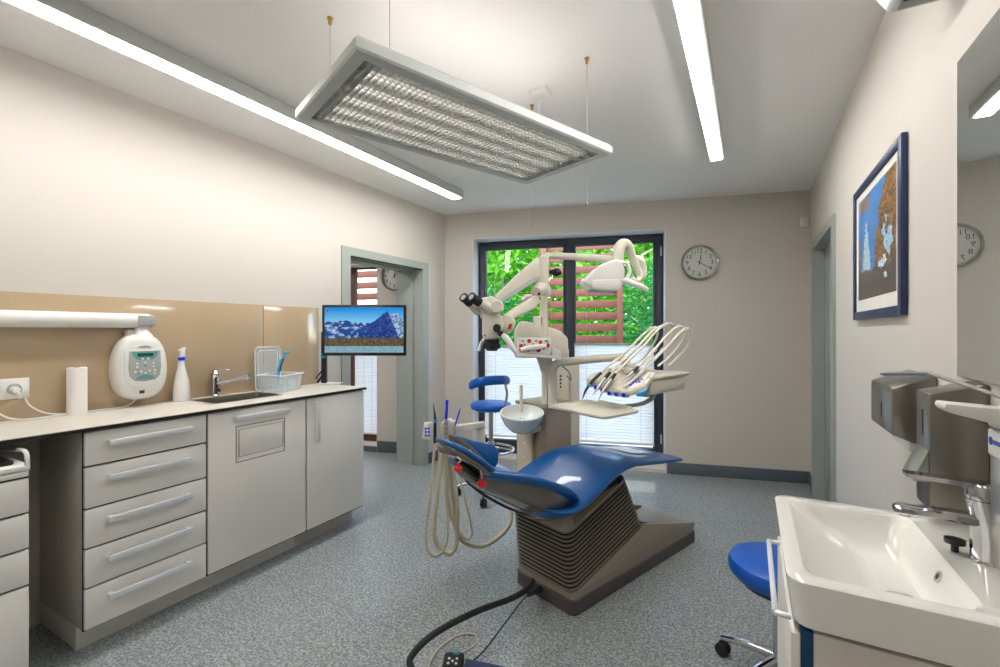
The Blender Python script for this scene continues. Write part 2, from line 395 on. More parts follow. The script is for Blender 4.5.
# window 1: two tall sashes in the facade recess
d0 = .19
t = thing('window_1', None, None, bw((W0 + W1) / 2, d0, 0)); t['kind'] = 'structure'
bm = B()
wbox(bm, W0, W1, d0, d0 + .07, .03, .10, .003); wbox(bm, W0, W1, d0, d0 + .07, WZ - .055, WZ, .003)
wbox(bm, W0, W0 + .06, d0, d0 + .07, .10, WZ - .055, .003); wbox(bm, W1 - .075, W1, d0, d0 + .07, .10, WZ - .055, .003)
UM0, UM1 = 1.218, 1.300
wbox(bm, UM0, UM1, d0, d0 + .07, .10, WZ - .055, .003)
obj('window_frame', bm, 'frame', t)
for (a, b_) in ((W0 + .06, UM0), (UM1, W1 - .075)):
    bm = B()
    wbox(bm, a, b_, d0 - .012, d0 + .05, .10, .17, .004); wbox(bm, a, b_, d0 - .012, d0 + .05, WZ - .085, WZ - .055, .004)
    wbox(bm, a, a + .022, d0 - .012, d0 + .05, .17, WZ - .085, .004); wbox(bm, b_ - .022, b_, d0 - .012, d0 + .05, .17, WZ - .085, .004)
    obj('window_sash', bm, 'frame', t)
    bm = B(); wbox(bm, a + .02, b_ - .02, d0 + .02, d0 + .026, .15, WZ - .07); obj('window_pane', bm, 'glass', t)
bm = B(); wbox(bm, W1 - .03, W1 - .018, d0 - .016, d0, 2.02, 2.11, .003); wbox(bm, W1 - .03, W1 - .018, d0 - .016, d0, .22, .31, .003); obj('hinge', bm, 'alu', t)
# window 2 of the next room
t = thing('window_2', None, None, bw(-1.2, d0, 0)); t['kind'] = 'structure'
a, b_ = U0 - .6, U1
bm = B(); wbox(bm, a, b_, d0, d0 + .06, UZ0, UZ0 + .1, .003); wbox(bm, a, b_, d0, d0 + .06, UZ - .02, UZ, .003); wbox(bm, a, a + .06, d0, d0 + .06, UZ0 + .1, UZ - .02, .003); wbox(bm, b_ - .03, b_, d0, d0 + .06, UZ0 + .1, UZ - .02, .003)
wbox(bm, -1.33, -1.17, d0 - .02, d0 + .06, UZ0, UZ, .003)
obj('window_frame', bm, 'slat', t)
bm = B(); wbox(bm, a + .05, b_ - .02, d0 + .02, d0 + .026, UZ0 + .1, UZ - .02); obj('window_pane', bm, 'glass', t)

# pleated blinds
def blind(u0, u1, z0, z1, label, cat='blind'):
    t = thing('pleated_blind', label, cat, bw((u0 + u1) / 2, .16, z0), group='white pleated blinds in the glazed doors' if u0 > 0 else None)
    bm = B(); n = int((z1 - z0) / .014); pr = None
    for i in range(n + 1):
        z = z0 + (z1 - z0) * i / n; d = .170 + (.006 if i % 2 else 0)
        cur = (bm.verts.new(bw(u0, d, z)), bm.verts.new(bw(u1, d, z)))
        if pr: bm.faces.new((pr[0], pr[1], cur[1], cur[0]))
        pr = cur
    obj('pleated_fabric', bm, 'blind', t)
    bm = B(); wbox(bm, u0 - .004, u1 + .004, .160, .184, z1, z1 + .018, .002); obj('top_rail', bm, 'greyp', t)
    bm = B(); wbox(bm, u0 - .004, u1 + .004, .160, .184, z0 - .02, z0, .002); obj('bottom_rail', bm, 'white', t)
    bm = B()
    for u in (u0 + .12, u1 - .12): tube(bm, [bw(u, .164, z0), bw(u, .164, z1 + .9 if u0 > 0 else z1)], .0012, 5)
    obj('guide_cord', bm, 'wire', t)
blind(W0 + .075, UM0 - .012, .22, 1.13, 'white pleated blind in the left glazed door behind the microscope')
blind(UM1 + .012, W1 - .09, .22, 1.16, 'white pleated blind in the right glazed door behind the instrument unit')
blind(-1.16, U1 - .035, .16, 1.12, 'white pleated blind seen through the doorway in the next room')

# ================================================================== LEFT SIDE: cabinets, worktop and what stands on it
XF = -2.30
def bar_handle(par, y0, y1, z, vertical=False):
    bm = B()
    if not vertical:
        box(bm, XF + .026, XF + .037, y0, y1, z - .0125, z + .0125, .004)
        for y in (y0 + .012, y1 - .012): box(bm, XF, XF + .03, y - .009, y + .009, z - .009, z + .009, .003)
    else:
        box(bm, XF + .026, XF + .036, (y0) - .013, (y0) + .013, z, y1, .004)
        for zz in (z + .012, y1 - .012): box(bm, XF, XF + .03, y0 - .008, y0 + .008, zz - .009, zz + .009, .003)
    obj('handle', bm, 'alu', par)
t = thing('drawer_cabinet', 'grey five drawer base cabinet with long bar handles, left of the sink cabinet', 'cabinet', (-2.55, 1.01, 0))
bm = B(); box(bm, XL + .005, XF - .02, .785, 1.243, .105, .903, .002); obj('carcass', bm, 'lamside', t)
bm = B(); box(bm, XF - .0199, XF - .014, .782, 1.246, .107, .903); obj('edge_band', bm, 'gap', t)
bm = B(); box(bm, XL + .005, XF - .10, .79, 1.243, 0, .104, .002); obj('plinth', bm, 'lam', t)
zs = [.135, .278, .434, .592, .760, .902]
for i in range(5):
    bm = B(); box(bm, XF - .018, XF, .785, 1.241, zs[i] + (.004 if i else -.02), zs[i + 1] - .004, .0015)
    d = obj('drawer', bm, 'lam', t); bar_handle(d, .852, 1.166, zs[i + 1] - .055)
t = thing('sink_cabinet', 'grey base cabinet under the steel sink with a rectangular waste flap in its front', 'cabinet', (-2.55, 1.52, 0))
bm = B(); box(bm, XL + .005, XF - .02, 1.249, 1.805, .105, .70, .002); obj('carcass', bm, 'lamside', t)
bm = B(); box(bm, XF - .0199, XF - .014, 1.246, 1.808, .107, .903); obj('edge_band', bm, 'gap', t)
bm = B(); box(bm, XL + .005, XF - .10, 1.243, 1.805, 0, .104, .002); obj('plinth', bm, 'lam', t)
bm = B(); box(bm, XF - .018, XF, 1.251, 1.803, .118, .898, .0015); d = obj('door', bm, 'lam', t); bar_handle(d, 1.37, 1.675, .857)
bm = B()
for y0, y1, z0, z1 in ((1.385, 1.665, .808, .813), (1.385, 1.665, .625, .630), (1.385, 1.390, .63, .808), (1.66, 1.665, .63, .808)): box(bm, XF, XF + .0015, y0, y1, z0, z1)
obj('flap_gap', bm, 'taupe', d)
bm = B(); box(bm, XF, XF + .004, 1.402, 1.650, .655, .792, .0015); 
f_ = obj('waste_flap', bm, 'lam', d)
bm = B()
for y0, y1, z0, z1 in ((1.400, 1.652, .792, .7935), (1.400, 1.652, .6535, .655), (1.400, 1.4015, .655, .792), (1.6505, 1.652, .655, .792)): box(bm, XF, XF + .0046, y0, y1, z0, z1)
obj('flap_rim', bm, 'taupe', f_)
t = thing('tall_door_cabinet', 'grey base cabinet with one door and upright handle at the doorway end', 'cabinet', (-2.55, 2.03, 0))
bm = B(); box(bm, XL + .005, XF - .02, 1.811, 2.262, .105, .903, .002); obj('carcass', bm, 'lam', t)
bm = B(); box(bm, XF - .0199, XF - .014, 1.808, 2.262, .107, .903); obj('edge_band', bm, 'gap', t)
bm = B(); box(bm, XL + .005, XF - .10, 1.805, 2.25, 0, .104, .002); obj('plinth', bm, 'lamside', t)
bm = B(); box(bm, XF - .018, XF, 1.813, 2.262, .118, .898, .0015); d = obj('door', bm, 'lam', t); bar_handle(d, 1.868, .872, .635, True)
# rolling cabinet in the knee space
t = thing('rolling_cabinet', 'small grey rolling drawer cabinet in the knee space at the left edge', 'cabinet', (-2.42, .39, 0))
bm = B(); box(bm, -2.64, -2.225, .16, .602, .06, .80, .004); obj('body', bm, 'lam', t)
for z0, z1 in ((.792, .815), (.667, .788), (.542, .663), (.415, .538), (.07, .411)):
    bm = B(); box(bm, -2.224, -2.205, .162, .600, z0 + .002, z1 - .002, .002); obj('drawer', bm, 'lam', t)
bm = B(); box(bm, -2.2249, -2.219, .16, .602, .065, .815); obj('edge_band', bm, 'gap', t)
bm = B(); box(bm, -2.64, -2.20, .16, .604, .815, .835, .006); 
tube(bm, [(-2.62, .596, .84), (-2.30, .596, .874), (-2.23, .596, .878), (-2.208, .596, .86), (-2.206, .596, .825)], .007, 8, 4)
obj('tray_top', bm, 'white', t)
bm = B(); box(bm, -2.60, -2.24, .18, .572, .835, .85, .004); obj('dark_lid', bm, 'dark', t)
for x in (-2.60, -2.27):
    for y in (.21, .54):
        bm = B(); lathe(bm, [(0, -.012), (.028, -.012), (.03, 0), (.028, .012), (0, .012)], (x, y, .03), (0, 1, 0), 16); box(bm, x - .008, x + .008, y - .017, y + .017, .035, .061, .002); obj('caster', bm, 'rubber', t)
# worktop
SX0, SX1, SY0, SY1 = -2.69, -2.445, 1.368, 1.757
t = thing('worktop', 'long beige worktop with a thin black edge running over the base cabinets', 'worktop', (-2.5, 1.0, .904))
for nm, z0, z1, m_, e_ in (('worktop_core', .904, .917, 'dark', .001), ('worktop_surface', .917, .92, 'work', 0)):
    bm = B(); x0, x1, y0, y1 = XL + .002, -2.283 + (0 if e_ else -.001), -.6, 2.272
    box(bm, x0, x1, y0, SY0, z0, z1); box(bm, x0, x1, SY1, y1, z0, z1); box(bm, x0, SX0, SY0, SY1, z0, z1); box(bm, SX1, x1, SY0, SY1, z0, z1)
    obj(nm, bm, m_, t)
# steel sink
t = thing('inset_sink', 'rectangular steel sink set into the beige worktop', 'sink', ((SX0 + SX1) / 2, (SY0 + SY1) / 2, .75))
bm = B()
def rr(x0, x1, y0, y1, z, r, n=5):
    o = []
    for cx, cy, a0 in ((x1 - r, y1 - r, 0), (x0 + r, y1 - r, 90), (x0 + r, y0 + r, 180), (x1 - r, y0 + r, 270)):
        for i in range(n + 1):
            a = math.radians(a0 + 90 * i / n); o.append(V((cx + r * math.cos(a), cy + r * math.sin(a), z)))
    return o
loops = [rr(SX0 - .008, SX1 + .008, SY0 - .008, SY1 + .008, .9215, .035), rr(SX0 + .006, SX1 - .006, SY0 + .006, SY1 - .006, .9215, .03), rr(SX0 + .008, SX1 - .008, SY0 + .008, SY1 - .008, .91, .03), rr(SX0 + .012, SX1 - .012, SY0 + .012, SY1 - .012, .79, .03), rr(SX0 + .03, SX1 - .03, SY0 + .03, SY1 - .03, .775, .03), rr(SX0 + .10, SX1 - .10, SY0 + .17, SY1 - .17, .772, .02)]
loft(bm, loops, close=False); bm.faces.new(bm.verts[-24:])
obj('basin', bm, 'sinksteel', t)
bm = B(); lathe(bm, [(0, 0), (.03, 0), (.032, .003), (.02, .004), (0, .002)], ((SX0 + SX1) / 2, (SY0 + SY1) / 2, .7725), seg=20); obj('drain', bm, 'chrome', t)
# kitchen tap on the worktop
t = thing('mixer_tap', 'chrome single lever tap standing behind the steel worktop sink', 'tap', (-2.728, 1.522, .92))
bm = B(); lathe(bm, [(0, 0), (.024, 0), (.024, .006), (.019, .012), (.0185, .10), (.0205, .104), (.0205, .135), (.012, .146), (0, .148)], (-2.728, 1.522, .92), seg=20); obj('body', bm, 'chrome', t)
bm = B(); tube(bm, [(-2.728, 1.522, .990), (-2.66, 1.575, 1.010), (-2.60, 1.620, 1.030), (-2.580, 1.635, 1.034)], [.0125, .013, .0135, .0145], 12); lathe(bm, [(0, 0), (.010, 0), (.010, .014), (0, .014)], (-2.588, 1.629, 1.014), seg=14); obj('spout', bm, 'chrome', t)
bm = B(); obox(bm, (-2.70, 1.544, 1.072), (1, .75, .06), (-.75, 1, 0), (0, 0, 1), .10, .016, .008, .003); obj('lever', bm, 'chrome', t)
bm = B(); lathe(bm, [(0, 0), (.010, 0), (.010, .008), (0, .009)], (-2.712, 1.533, .955), (.8, .55, 0), 14); obj('valve_knob', bm, 'dark', t)
# splashback, two glass panels
for i, (y0, y1, lb) in enumerate(((-.6, 1.838, 'beige glass splashback panel behind the paper roll and tap, long left one'), (1.842, 2.27, 'short beige glass splashback panel at the doorway end behind the plastic box'))):
    bm = B(); box(bm, XL + .001, XL + .009, y0, y1, .921, 1.468, .001)
    tag(obj('splashback_panel', bm, 'splash'), lb, 'splashback', 'beige splashback panels')
# socket strip + plugs
t = thing('wall_socket', 'white double wall socket on the beige splashback above the worktop', 'socket', (XL + .009, .68, 1.06))
bm = B(); box(bm, XL + .0095, XL + .018, .56, .750, 1.010, 1.098, .003); obj('cover_plate', bm, 'white', t)
for y in (.598, .702):
    bm = B(); box(bm, XL + .018, XL + .0195, y - .041, y + .041, 1.017, 1.091, .001); obj('socket_insert', bm, 'white', t)
    bm = B(); lathe(bm, [(.021, .0), (.0235, .0), (.0235, .004), (.021, .004), (.021, 0)], (XL + .0195, y, 1.052), (1, 0, 0), 24); obj('socket_ring', bm, 'greyp', t)
def plug(y, lab, pts):
    t = thing('power_cable', lab, 'cable', (XL + .02, y, 1.052))
    bm = B(); lathe(bm, [(0, .002), (.017, .002), (.0175, .012), (.012, .03), (0, .032)], (XL + .0195, y, 1.05), (1, 0, 0), 18); tube(bm, [(XL + .04, y, 1.048), (XL + .046, y + .004, 1.032), (XL + .044, y + .012, 1.012)], [.009, .008, .005], 8, 3); obj('plug', bm, 'white', t)
    bm = B(); tube(bm, pts, .0035, 7, 5); obj('cord', bm, 'white', t)
plug(.702, 'white plug and cord curling from the socket down behind the paper roll', [(XL + .044, .728, 1.012), (XL + .05, .745, .975), (XL + .06, .79, .94), (XL + .065, .86, .926), (XL + .06, .97, .925), (XL + .055, 1.07, .925), (XL + .045, 1.12, .945), (XL + .04, 1.125, .965)])
plug(.596, 'white cord drooping from the left edge across the worktop below the socket', [(XL + .044, .618, 1.012), (XL + .055, .64, .97), (XL + .075, .68, .935), (XL + .085, .74, .9255), (XL + .075, .82, .9245), (XL + .09, .85, .9245)])
# paper towel roll
t = thing('paper_towel_roll', 'upright white paper towel roll on the worktop right of the socket', 'paper towel', (-2.70, .893, .92))
bm = B(); lathe(bm, [(.012, 0), (.0355, 0), (.036, .003), (.036, .211), (.034, .213), (.012, .213), (.012, 0)], (-2.70, .893, .9202), seg=32); obj('paper', bm, 'paper', t)
bm = B(); lathe(bm, [(.0105, 0), (.0118, 0), (.0118, .214), (.0105, .214), (.0105, 0)], (-2.70, .893, .9202), seg=20); obj('core', bm, 'taupe', t)
bm = B(); prism(bm, [(-2.70 + .0362, .893, .922), (-2.70 + .0362, .906, .922), (-2.70 + .0362, .906, 1.13), (-2.70 + .0362, .893, 1.13)], (.0006, 0, 0)); obj('loose_sheet', bm, 'paper', t)
# x-ray control unit with its long arm
t = thing('xray_unit', 'white wall mounted dental x-ray control unit with long horizontal arm above the worktop', 'x-ray unit', (XL + .01, 1.14, 1.10))
yc, zc_ = 1.138, 1.121
def egg(x, k, dz=0):
    o = []
    for i in range(36):
        a = 2 * math.pi * i / 36; c_, s_ = math.cos(a), math.sin(a)
        w = .113 * (abs(c_) ** .72) * (1 if c_ >= 0 else -1) * (1 - .06 * s_); hgt = .165 * (abs(s_) ** .9) * (1 if s_ >= 0 else -1)
        o.append(V((x, yc + w * k, zc_ + hgt * k + dz)))
    return o
bm = B(); loft(bm, [egg(XL + .0095, .93), egg(XL + .02, .99), egg(XL + .07, 1), egg(XL + .09, .97), egg(XL + .104, .90), egg(XL + .112, .78), egg(XL + .114, .6)]); obj('housing', bm, 'white', t)
xf = XL + .1145
def face_poly(name, pts, m, par, x=xf, th=.002, bev=0):
    bm = B(); prism(bm, [(x, yc + a, zc_ + b) for a, b in pts], (th, 0, 0), bev); return obj(name, bm, m, par)
face_poly('front_plate', [(-.082, .088), (.082, .088), (.086, .0), (.082, -.06), (.060, -.092), (0, -.10), (-.060, -.092), (-.082, -.06), (-.086, 0)], 'white', t, xf - .002, .006, .002)
pn = face_poly('control_panel', [(-.066, .080), (.066, .080), (.070, .0), (.064, -.045), (.045, -.065), (0, -.072), (-.045, -.065), (-.064, -.045), (-.070, 0)], 'greyp', t, xf + .003, .003, .001)
face_poly('teal_field', [(-.058, .076), (.058, .076), (.048, .048), (.03, .036), (-.03, .036), (-.048, .048)], 'teal', pn, xf + .0061, .0008)
face_poly('teal_field', [(-.042, -.062), (.042, -.062), (.03, -.045), (0, -.036), (-.03, -.045)], 'teal', pn, xf + .0061, .0008)
face_poly('display', [(-.034, .069), (.034, .069), (.034, .052), (-.034, .052)], 'led', pn, xf + .007, .0008)
for a, b_ in ((-.012, .041), (.012, .041), (-.035, .018), (0, .022), (.035, .018), (-.035, .002), (.035, .002), (0, .004), (-.042, -.022), (-.018, -.022), (.018, -.02), (.042, -.018), (.04, -.034), (-.0, -.03), (-.03, -.034)):
    bm = B(); lathe(bm, [(0, 0), (.0052, 0), (.0048, .0015), (0, .0017)], (xf + .0061, yc + a, zc_ + b_), (1, 0, 0), 10); obj('button', bm, 'white' if (a, b_) not in ((0, .004), (-.03, -.034)) else 'teal', pn)
face_poly('arc_vent', [(-.03, .096), (.03, .096), (.02, .104), (0, .107), (-.02, .104)], 'greyp', t, xf - .004, .006)
face_poly('brand_mark', [(-.005, .122), (.02, .122), (.02, .127), (-.005, .127)], 'greyp', t, xf - .0085, .003)
face_poly('power_switch', [(-.022, -.132), (-.0, -.132), (-.0, -.116), (-.022, -.116)], 'dark', t, xf - .012, .012, .001)
face_poly('key_recess', [(.018, -.13), (.05, -.124), (.046, -.108), (.02, -.114)], 'cream', t, xf - .012, .010, .001)
bm = B(); lathe(bm, [(0, 0), (.05, 0), (.046, .012), (.032, .03), (.026, .055), (0, .055)], (XL + .055, yc + .012, zc_ + .145), seg=24); box(bm, XL + .01, XL + .05, yc - .045, yc + .03, zc_ + .13, zc_ + .185, .004); obj('arm_socket', bm, 'white', t)
bm = B()
L0, L1 = -.7, 1.178
def armsec(y):
    return [V((XL + .055 + .034 * math.cos(a), y, 1.352 + .036 * math.sin(a))) for a in [2 * math.pi * i / 20 for i in range(20)]]
loft(bm, [armsec(L0), armsec(L1)]); arm_ = obj('horizontal_arm', bm, 'white', t)
bm = B(); ball(bm, (XL + .055, L1, 1.352), .0345, 1, 1, 1.03, 20); obox(bm, (XL + .0905, L1 - .02, 1.352), (0, 1, 0), (0, 0, 1), (1, 0, 0), .075, .05, .006, .002); obj('arm_joint', bm, 'greyp', arm_)
# spray bottle
t = thing('spray_bottle', 'white spray bottle with a blue neck ring standing between x-ray unit and tap', 'spray bottle', (-2.712, 1.352, .92))
bm = B()
def ell(cx, cy, z, a, b_, n=20): return [V((cx + a * math.cos(2 * math.pi * i / n), cy + b_ * math.sin(2 * math.pi * i / n), z)) for i in range(n)]
bx, by = -2.712, 1.336
loft(bm, [ell(bx, by, .9203, .024, .038), ell(bx, by, .926, .027, .042), ell(bx, by, .98, .026, .041), ell(bx, by, 1.03, .023, .036), ell(bx, by - .001, 1.07, .018, .026), ell(bx, by - .001, 1.105, .014, .018), ell(bx, by - .001, 1.135, .012, .014), ell(bx, by, 1.145, .012, .013)]); obj('bottle', bm, 'white', t)
bm = B(); lathe(bm, [(0, 0), (.0165, 0), (.0165, .018), (0, .018)], (bx, by, 1.140), seg=20); obj('neck_ring', bm, 'vblue', t)
bm = B(); loft(bm, [[V((bx + p[0] * .5 * k, by + p[1], 1.158 + p[2])) for p in ((1, -.012, 0), (1, .012, 0), (-1, .012, 0), (-1, -.012, 0))] for k in (.018,)] + [[V((bx + sx * .008, by + sy + .002, z)) for sx, sy in ((1, -.01), (1, .012), (-1, .012), (-1, -.01))] for z in (1.175, 1.19)] + [[V((bx + sx * .006, by + sy + .008, 1.212)) for sx, sy in ((1, -.006), (1, .012), (-1, .012), (-1, -.006))]]); 
obox(bm, (bx, by - .006, 1.200), (0, 1, .45), (1, 0, 0), (0, -.45, 1), .022, .012, .012, .002); obj('spray_head', bm, 'white', t)
bm = B(); obox(bm, (bx, by - .014, 1.178), (0, 1, -1.4), (1, 0, 0), (0, 1.4, 1), .022, .006, .004, .001); obj('trigger', bm, 'greyp', t)
# plastic box, lid, brush
t = thing('plastic_box', 'translucent open plastic box on the worktop near the monitor', 'box', (-2.640, 1.885, .92), math.radians(20))
bm = B()
def rrl(x0, x1, y0, y1, z, r): return rr(x0, x1, y0, y1, z, r, 4)
loft(bm, [rrl(-.075, .075, -.10, .10, .001, .02), rrl(-.085, .085, -.115, .115, .098, .02), rrl(-.094, .094, -.124, .124, .099, .022), rrl(-.094, .094, -.124, .124, .103, .022), rrl(-.083, .083, -.113, .113, .103, .02), rrl(-.0735, .0735, -.0985, .0985, .004, .02)]); obj('tub', bm, 'clear', t, True)
bm = B(); l_ = [V(p) for p in rrl(-.094, .094, -.124, .124, .104, .022)]; tube(bm, l_ + [l_[0]], .0028, 6); obj('rim', bm, 'rim2', t, True)
bm = B()
for y in (-.05, .05): box(bm, .079, .0865, y - .003, y + .003, .01, .095)
box(bm, .08, .0875, -.03, .03, .07, .095, .002); obj('grip', bm, 'clear', t, True)
tag(obj('box_cover_panel', loft(B(), [[p for p in [V((-2.747 + (0.02 - .07 * 0) - (zz - .92) * .03, 0, 0)) + V((dx, yy, zz)) for yy, zz in [(1.765 + .175 * a, .9225 + .275 * b_) for a, b_ in ((.06, 0), (.94, 0), (1, .05), (1, .93), (.92, 1), (.08, 1), (0, .93), (0, .05))]]] for dx in (0, .006)]), 'clear'), 'translucent plastic lid leaning upright behind the plastic box', 'lid')
lidp = [V((-2.7205 - (zz - .92) * .03, yy, zz)) for yy, zz in [(1.765 + .175 * a, .925 + .272 * b_) for a, b_ in ((.06, 0), (.94, 0), (1, .05), (1, .93), (.92, 1), (.08, 1), (0, .93), (0, .05), (.06, 0))]]
ld = bpy.data.objects['box_cover_panel']; bm = B(); tube(bm, lidp, .0035, 6); cy_ = sum((p.y for p in lidp[:-1])) / 8; cz_ = 1.06; tube(bm, [V((p.x, cy_ + (p.y - cy_) * .78, cz_ + (p.z - cz_) * .84)) for p in lidp], .0022, 6); obj('rim', bm, 'rim2', ld)
t = thing('cleaning_brush', 'cyan handled brush leaning in the translucent plastic box', 'brush', (-2.655, 1.90, .93))
bm = B(); tube(bm, [(-2.655, 1.868, .926), (-2.655, 1.875, .96), (-2.655, 1.872, 1.02), (-2.655, 1.88, 1.07), (-2.655, 1.90, 1.12), (-2.65, 1.925, 1.155)], [.006, .008, .006, .007, .008, .007], 10, 4); obj('handle', bm, 'cyan', t)
bm = B(); obox(bm, (-2.648, 1.93, 1.16), (0, 1, .25), (1, 0, 0), (0, -.25, 1), .045, .022, .014, .004); hd = obj('brush_head', bm, 'cyan', t)
bm = B(); tube(bm, [(-2.643, 1.878, 1.04), (-2.643, 1.888, 1.085), (-2.643, 1.905, 1.12)], .0055, 8, 3); obj('grip_inlay', bm, 'frame', t)
t = thing('glass_beaker', 'small blue tinted beaker inside the translucent plastic box', 'beaker', (-2.655, 1.90, .925))
bm = B(); lathe(bm, [(0, 0), (.028, 0), (.032, .07), (.030, .07), (.027, .003), (0, .003)], (-2.66, 1.885, .9245), seg=20); obj('glass', bm, 'clear', t)
bm = B(); lathe(bm, [(0, 0), (.026, 0), (.029, .035), (0, .035)], (-2.66, 1.885, .928), seg=20); obj('liquid', bm, 'sky', t)
# monitor on its stand
tvL, tvR = at(322, 303, 3.2), at(406, 306.5, 3.2)
tvx = (tvR - tvL); tvx.z = 0; W_ = tvx.length; tvx.normalize(); tvn = V((tvx.y, -tvx.x, 0))
c0 = (tvL + tvR) / 2; c0.z = 1.305
t = thing('monitor', 'flat screen monitor showing blue mountains, on a black stand at the worktop end', 'monitor', (-2.65, 2.21, .92))
HH = .358
bm = B(); obox(bm, c0 - tvn * .012, tvx, tvn, (0, 0, 1), W_, .022, HH, .004); 
obox(bm, c0 - tvn * .03, tvx, tvn, (0, 0, 1), W_ * .6, .02, HH * .6, .006); obj('casing', bm, 'dark', t)
def hsh(i, j, sd):
    n = math.sin(i * 127.1 + j * 311.7 + sd * 74.7) * 43758.5453
    return n - math.floor(n)
def vn(x, y, sd):
    i, j = math.floor(x), math.floor(y); fx_, fy_ = x - i, y - j; fx_ = fx_ * fx_ * (3 - 2 * fx_); fy_ = fy_ * fy_ * (3 - 2 * fy_)
    a = hsh(i, j, sd); b_ = hsh(i + 1, j, sd); c = hsh(i, j + 1, sd); d = hsh(i + 1, j + 1, sd)
    return a + (b_ - a) * fx_ + (c - a) * fy_ + (a - b_ - c + d) * fx_ * fy_
def fbm(x, y, sd, o=4):
    r = 0; a = .5; t_ = 0
    for k in range(o): r += a * vn(x, y, sd + k); t_ += a; a *= .55; x *= 2.1; y *= 2.1
    return r / t_
def mix3(a, b_, f): return [a[i] + (b_[i] - a[i]) * f for i in range(3)]
def mountains(u, v):
    """screen picture: blue rocky range under a clear sky, scrub and a pale flat in front"""
    n = fbm(u * 26, v * 20, 3); n2 = fbm(u * 60, v * 40, 9, 3)
    if v < .15: return mix3([.10, .26, .34], [.34, .52, .60], n2)
    if v < .30 + .06 * fbm(u * 12, 1, 5): return mix3([.012, .014, .010], [.26, .20, .10], n2 ** 1.5)
    sky = mix3([.22, .62, .92], [.0, .26, .72], max(0, min(1, (v - .62) / .34)))
    ridge = .66 + .16 * (fbm(u * 5, 2, 11) - .5) + .05 * (fbm(u * 22, 7, 2) - .5)
    peak = .93 - (abs(u - .80) * 1.35 if u < .80 else abs(u - .80) * 4.2) + .05 * (fbm(u * 30, 3, 6) - .5)
    dome = .88 - ((u - .90) * 3.2) ** 2 * 2.2 if u > .80 else 0
    snow = max(0, min(1, (n - .5) * 5 + (v - .5) * 1.5))
    if v < peak and u > .42: return mix3([.0, .012, .16], [.04, .16, .52], max(0, min(1, (n2 - .42) * 2.6)))
    if v < dome: return mix3([.02, .12, .36], [.55, .68, .78], max(0, min(1, (n2 - .35) * 2.6)))
    if v < ridge: return mix3([.005, .06, .26], [.42, .60, .82], snow)
    return sky
def image_grid(origin, ux, uy, nu, nv, fn, mname, name, parent):
    """a flat printed picture: a fine grid of faces, one flat ink colour each"""
    me = bpy.data.meshes.new(name); wm = worldmat(parent).inverted()
    vs = [wm @ (V(origin) + V(ux) * (i / nu) + V(uy) * (j / nv)) for j in range(nv + 1) for i in range(nu + 1)]
    fs = [(j * (nu + 1) + i, j * (nu + 1) + i + 1, (j + 1) * (nu + 1) + i + 1, (j + 1) * (nu + 1) + i) for j in range(nv) for i in range(nu)]
    me.from_pydata([tuple(v) for v in vs], [], fs)
    ca = me.color_attributes.new('picture', 'FLOAT_COLOR', 'CORNER'); k = 0; data = []
    for j in range(nv):
        for i in range(nu):
            c = fn((i + .5) / nu, (j + .5) / nv); data += [*c, 1] * 4
    ca.data.foreach_set('color', data)
    me.materials.append(M[mname]); o = bpy.data.objects.new(name, me); COL.objects.link(o); o.parent = parent; return o
image_grid(c0 + tvn * .0006 - tvx * (W_ / 2 - .018) - V((0, 0, HH / 2 - .022)), tvx * (W_ - .036), (0, 0, HH - .040), 150, 90, mountains, 'screen', 'screen', t)
bm = B(); lathe(bm, [(0, 0), (.008, 0), (.008, .001), (0, .001)], c0 + tvn * .001 - tvx * (W_ / 2 - .04) + V((0, 0, HH / 2 - .04)), tvn, 10); obj('screen_icon', bm, 'red', t)
pb = V((-2.660, 2.240, .92))
bm = B(); obox(bm, pb + V((0, 0, .19)), tvx, tvn, (0, 0, 1), .035, .03, .37, .003); obox(bm, (pb + V((0, 0, .37)) + c0 - tvn * .045) / 2, (c0 - tvn * .045 - pb - V((0, 0, .37))), (0, 0, 1), tvn, .28, .03, .014, .003); obj('stand_post', bm, 'dark', t)
bm = B(); lathe(bm, [(0, 0), (.019, 0), (.019, .012), (0, .012)], pb + V((0, 0, .205)) + tvn * .012, tvn, 14); obj('cable_clip', bm, 'cyan', t)
bm = B(); obox(bm, pb + V((.03, .03, .006)), tvx, tvn, (0, 0, 1), .14, .10, .008, .002); obj('base_plate', bm, 'alu', t)
bm = B(); tube(bm, [pb + tvx * -.05 + V((0, 0, .012)), pb + V((0, 0, .08))], .008, 8); tube(bm, [pb + tvx * -.06 + V((0, 0, .04)), pb + V((-.02, 0, .10))], .005, 8); obj('base_clamp', bm, 'dark', t)

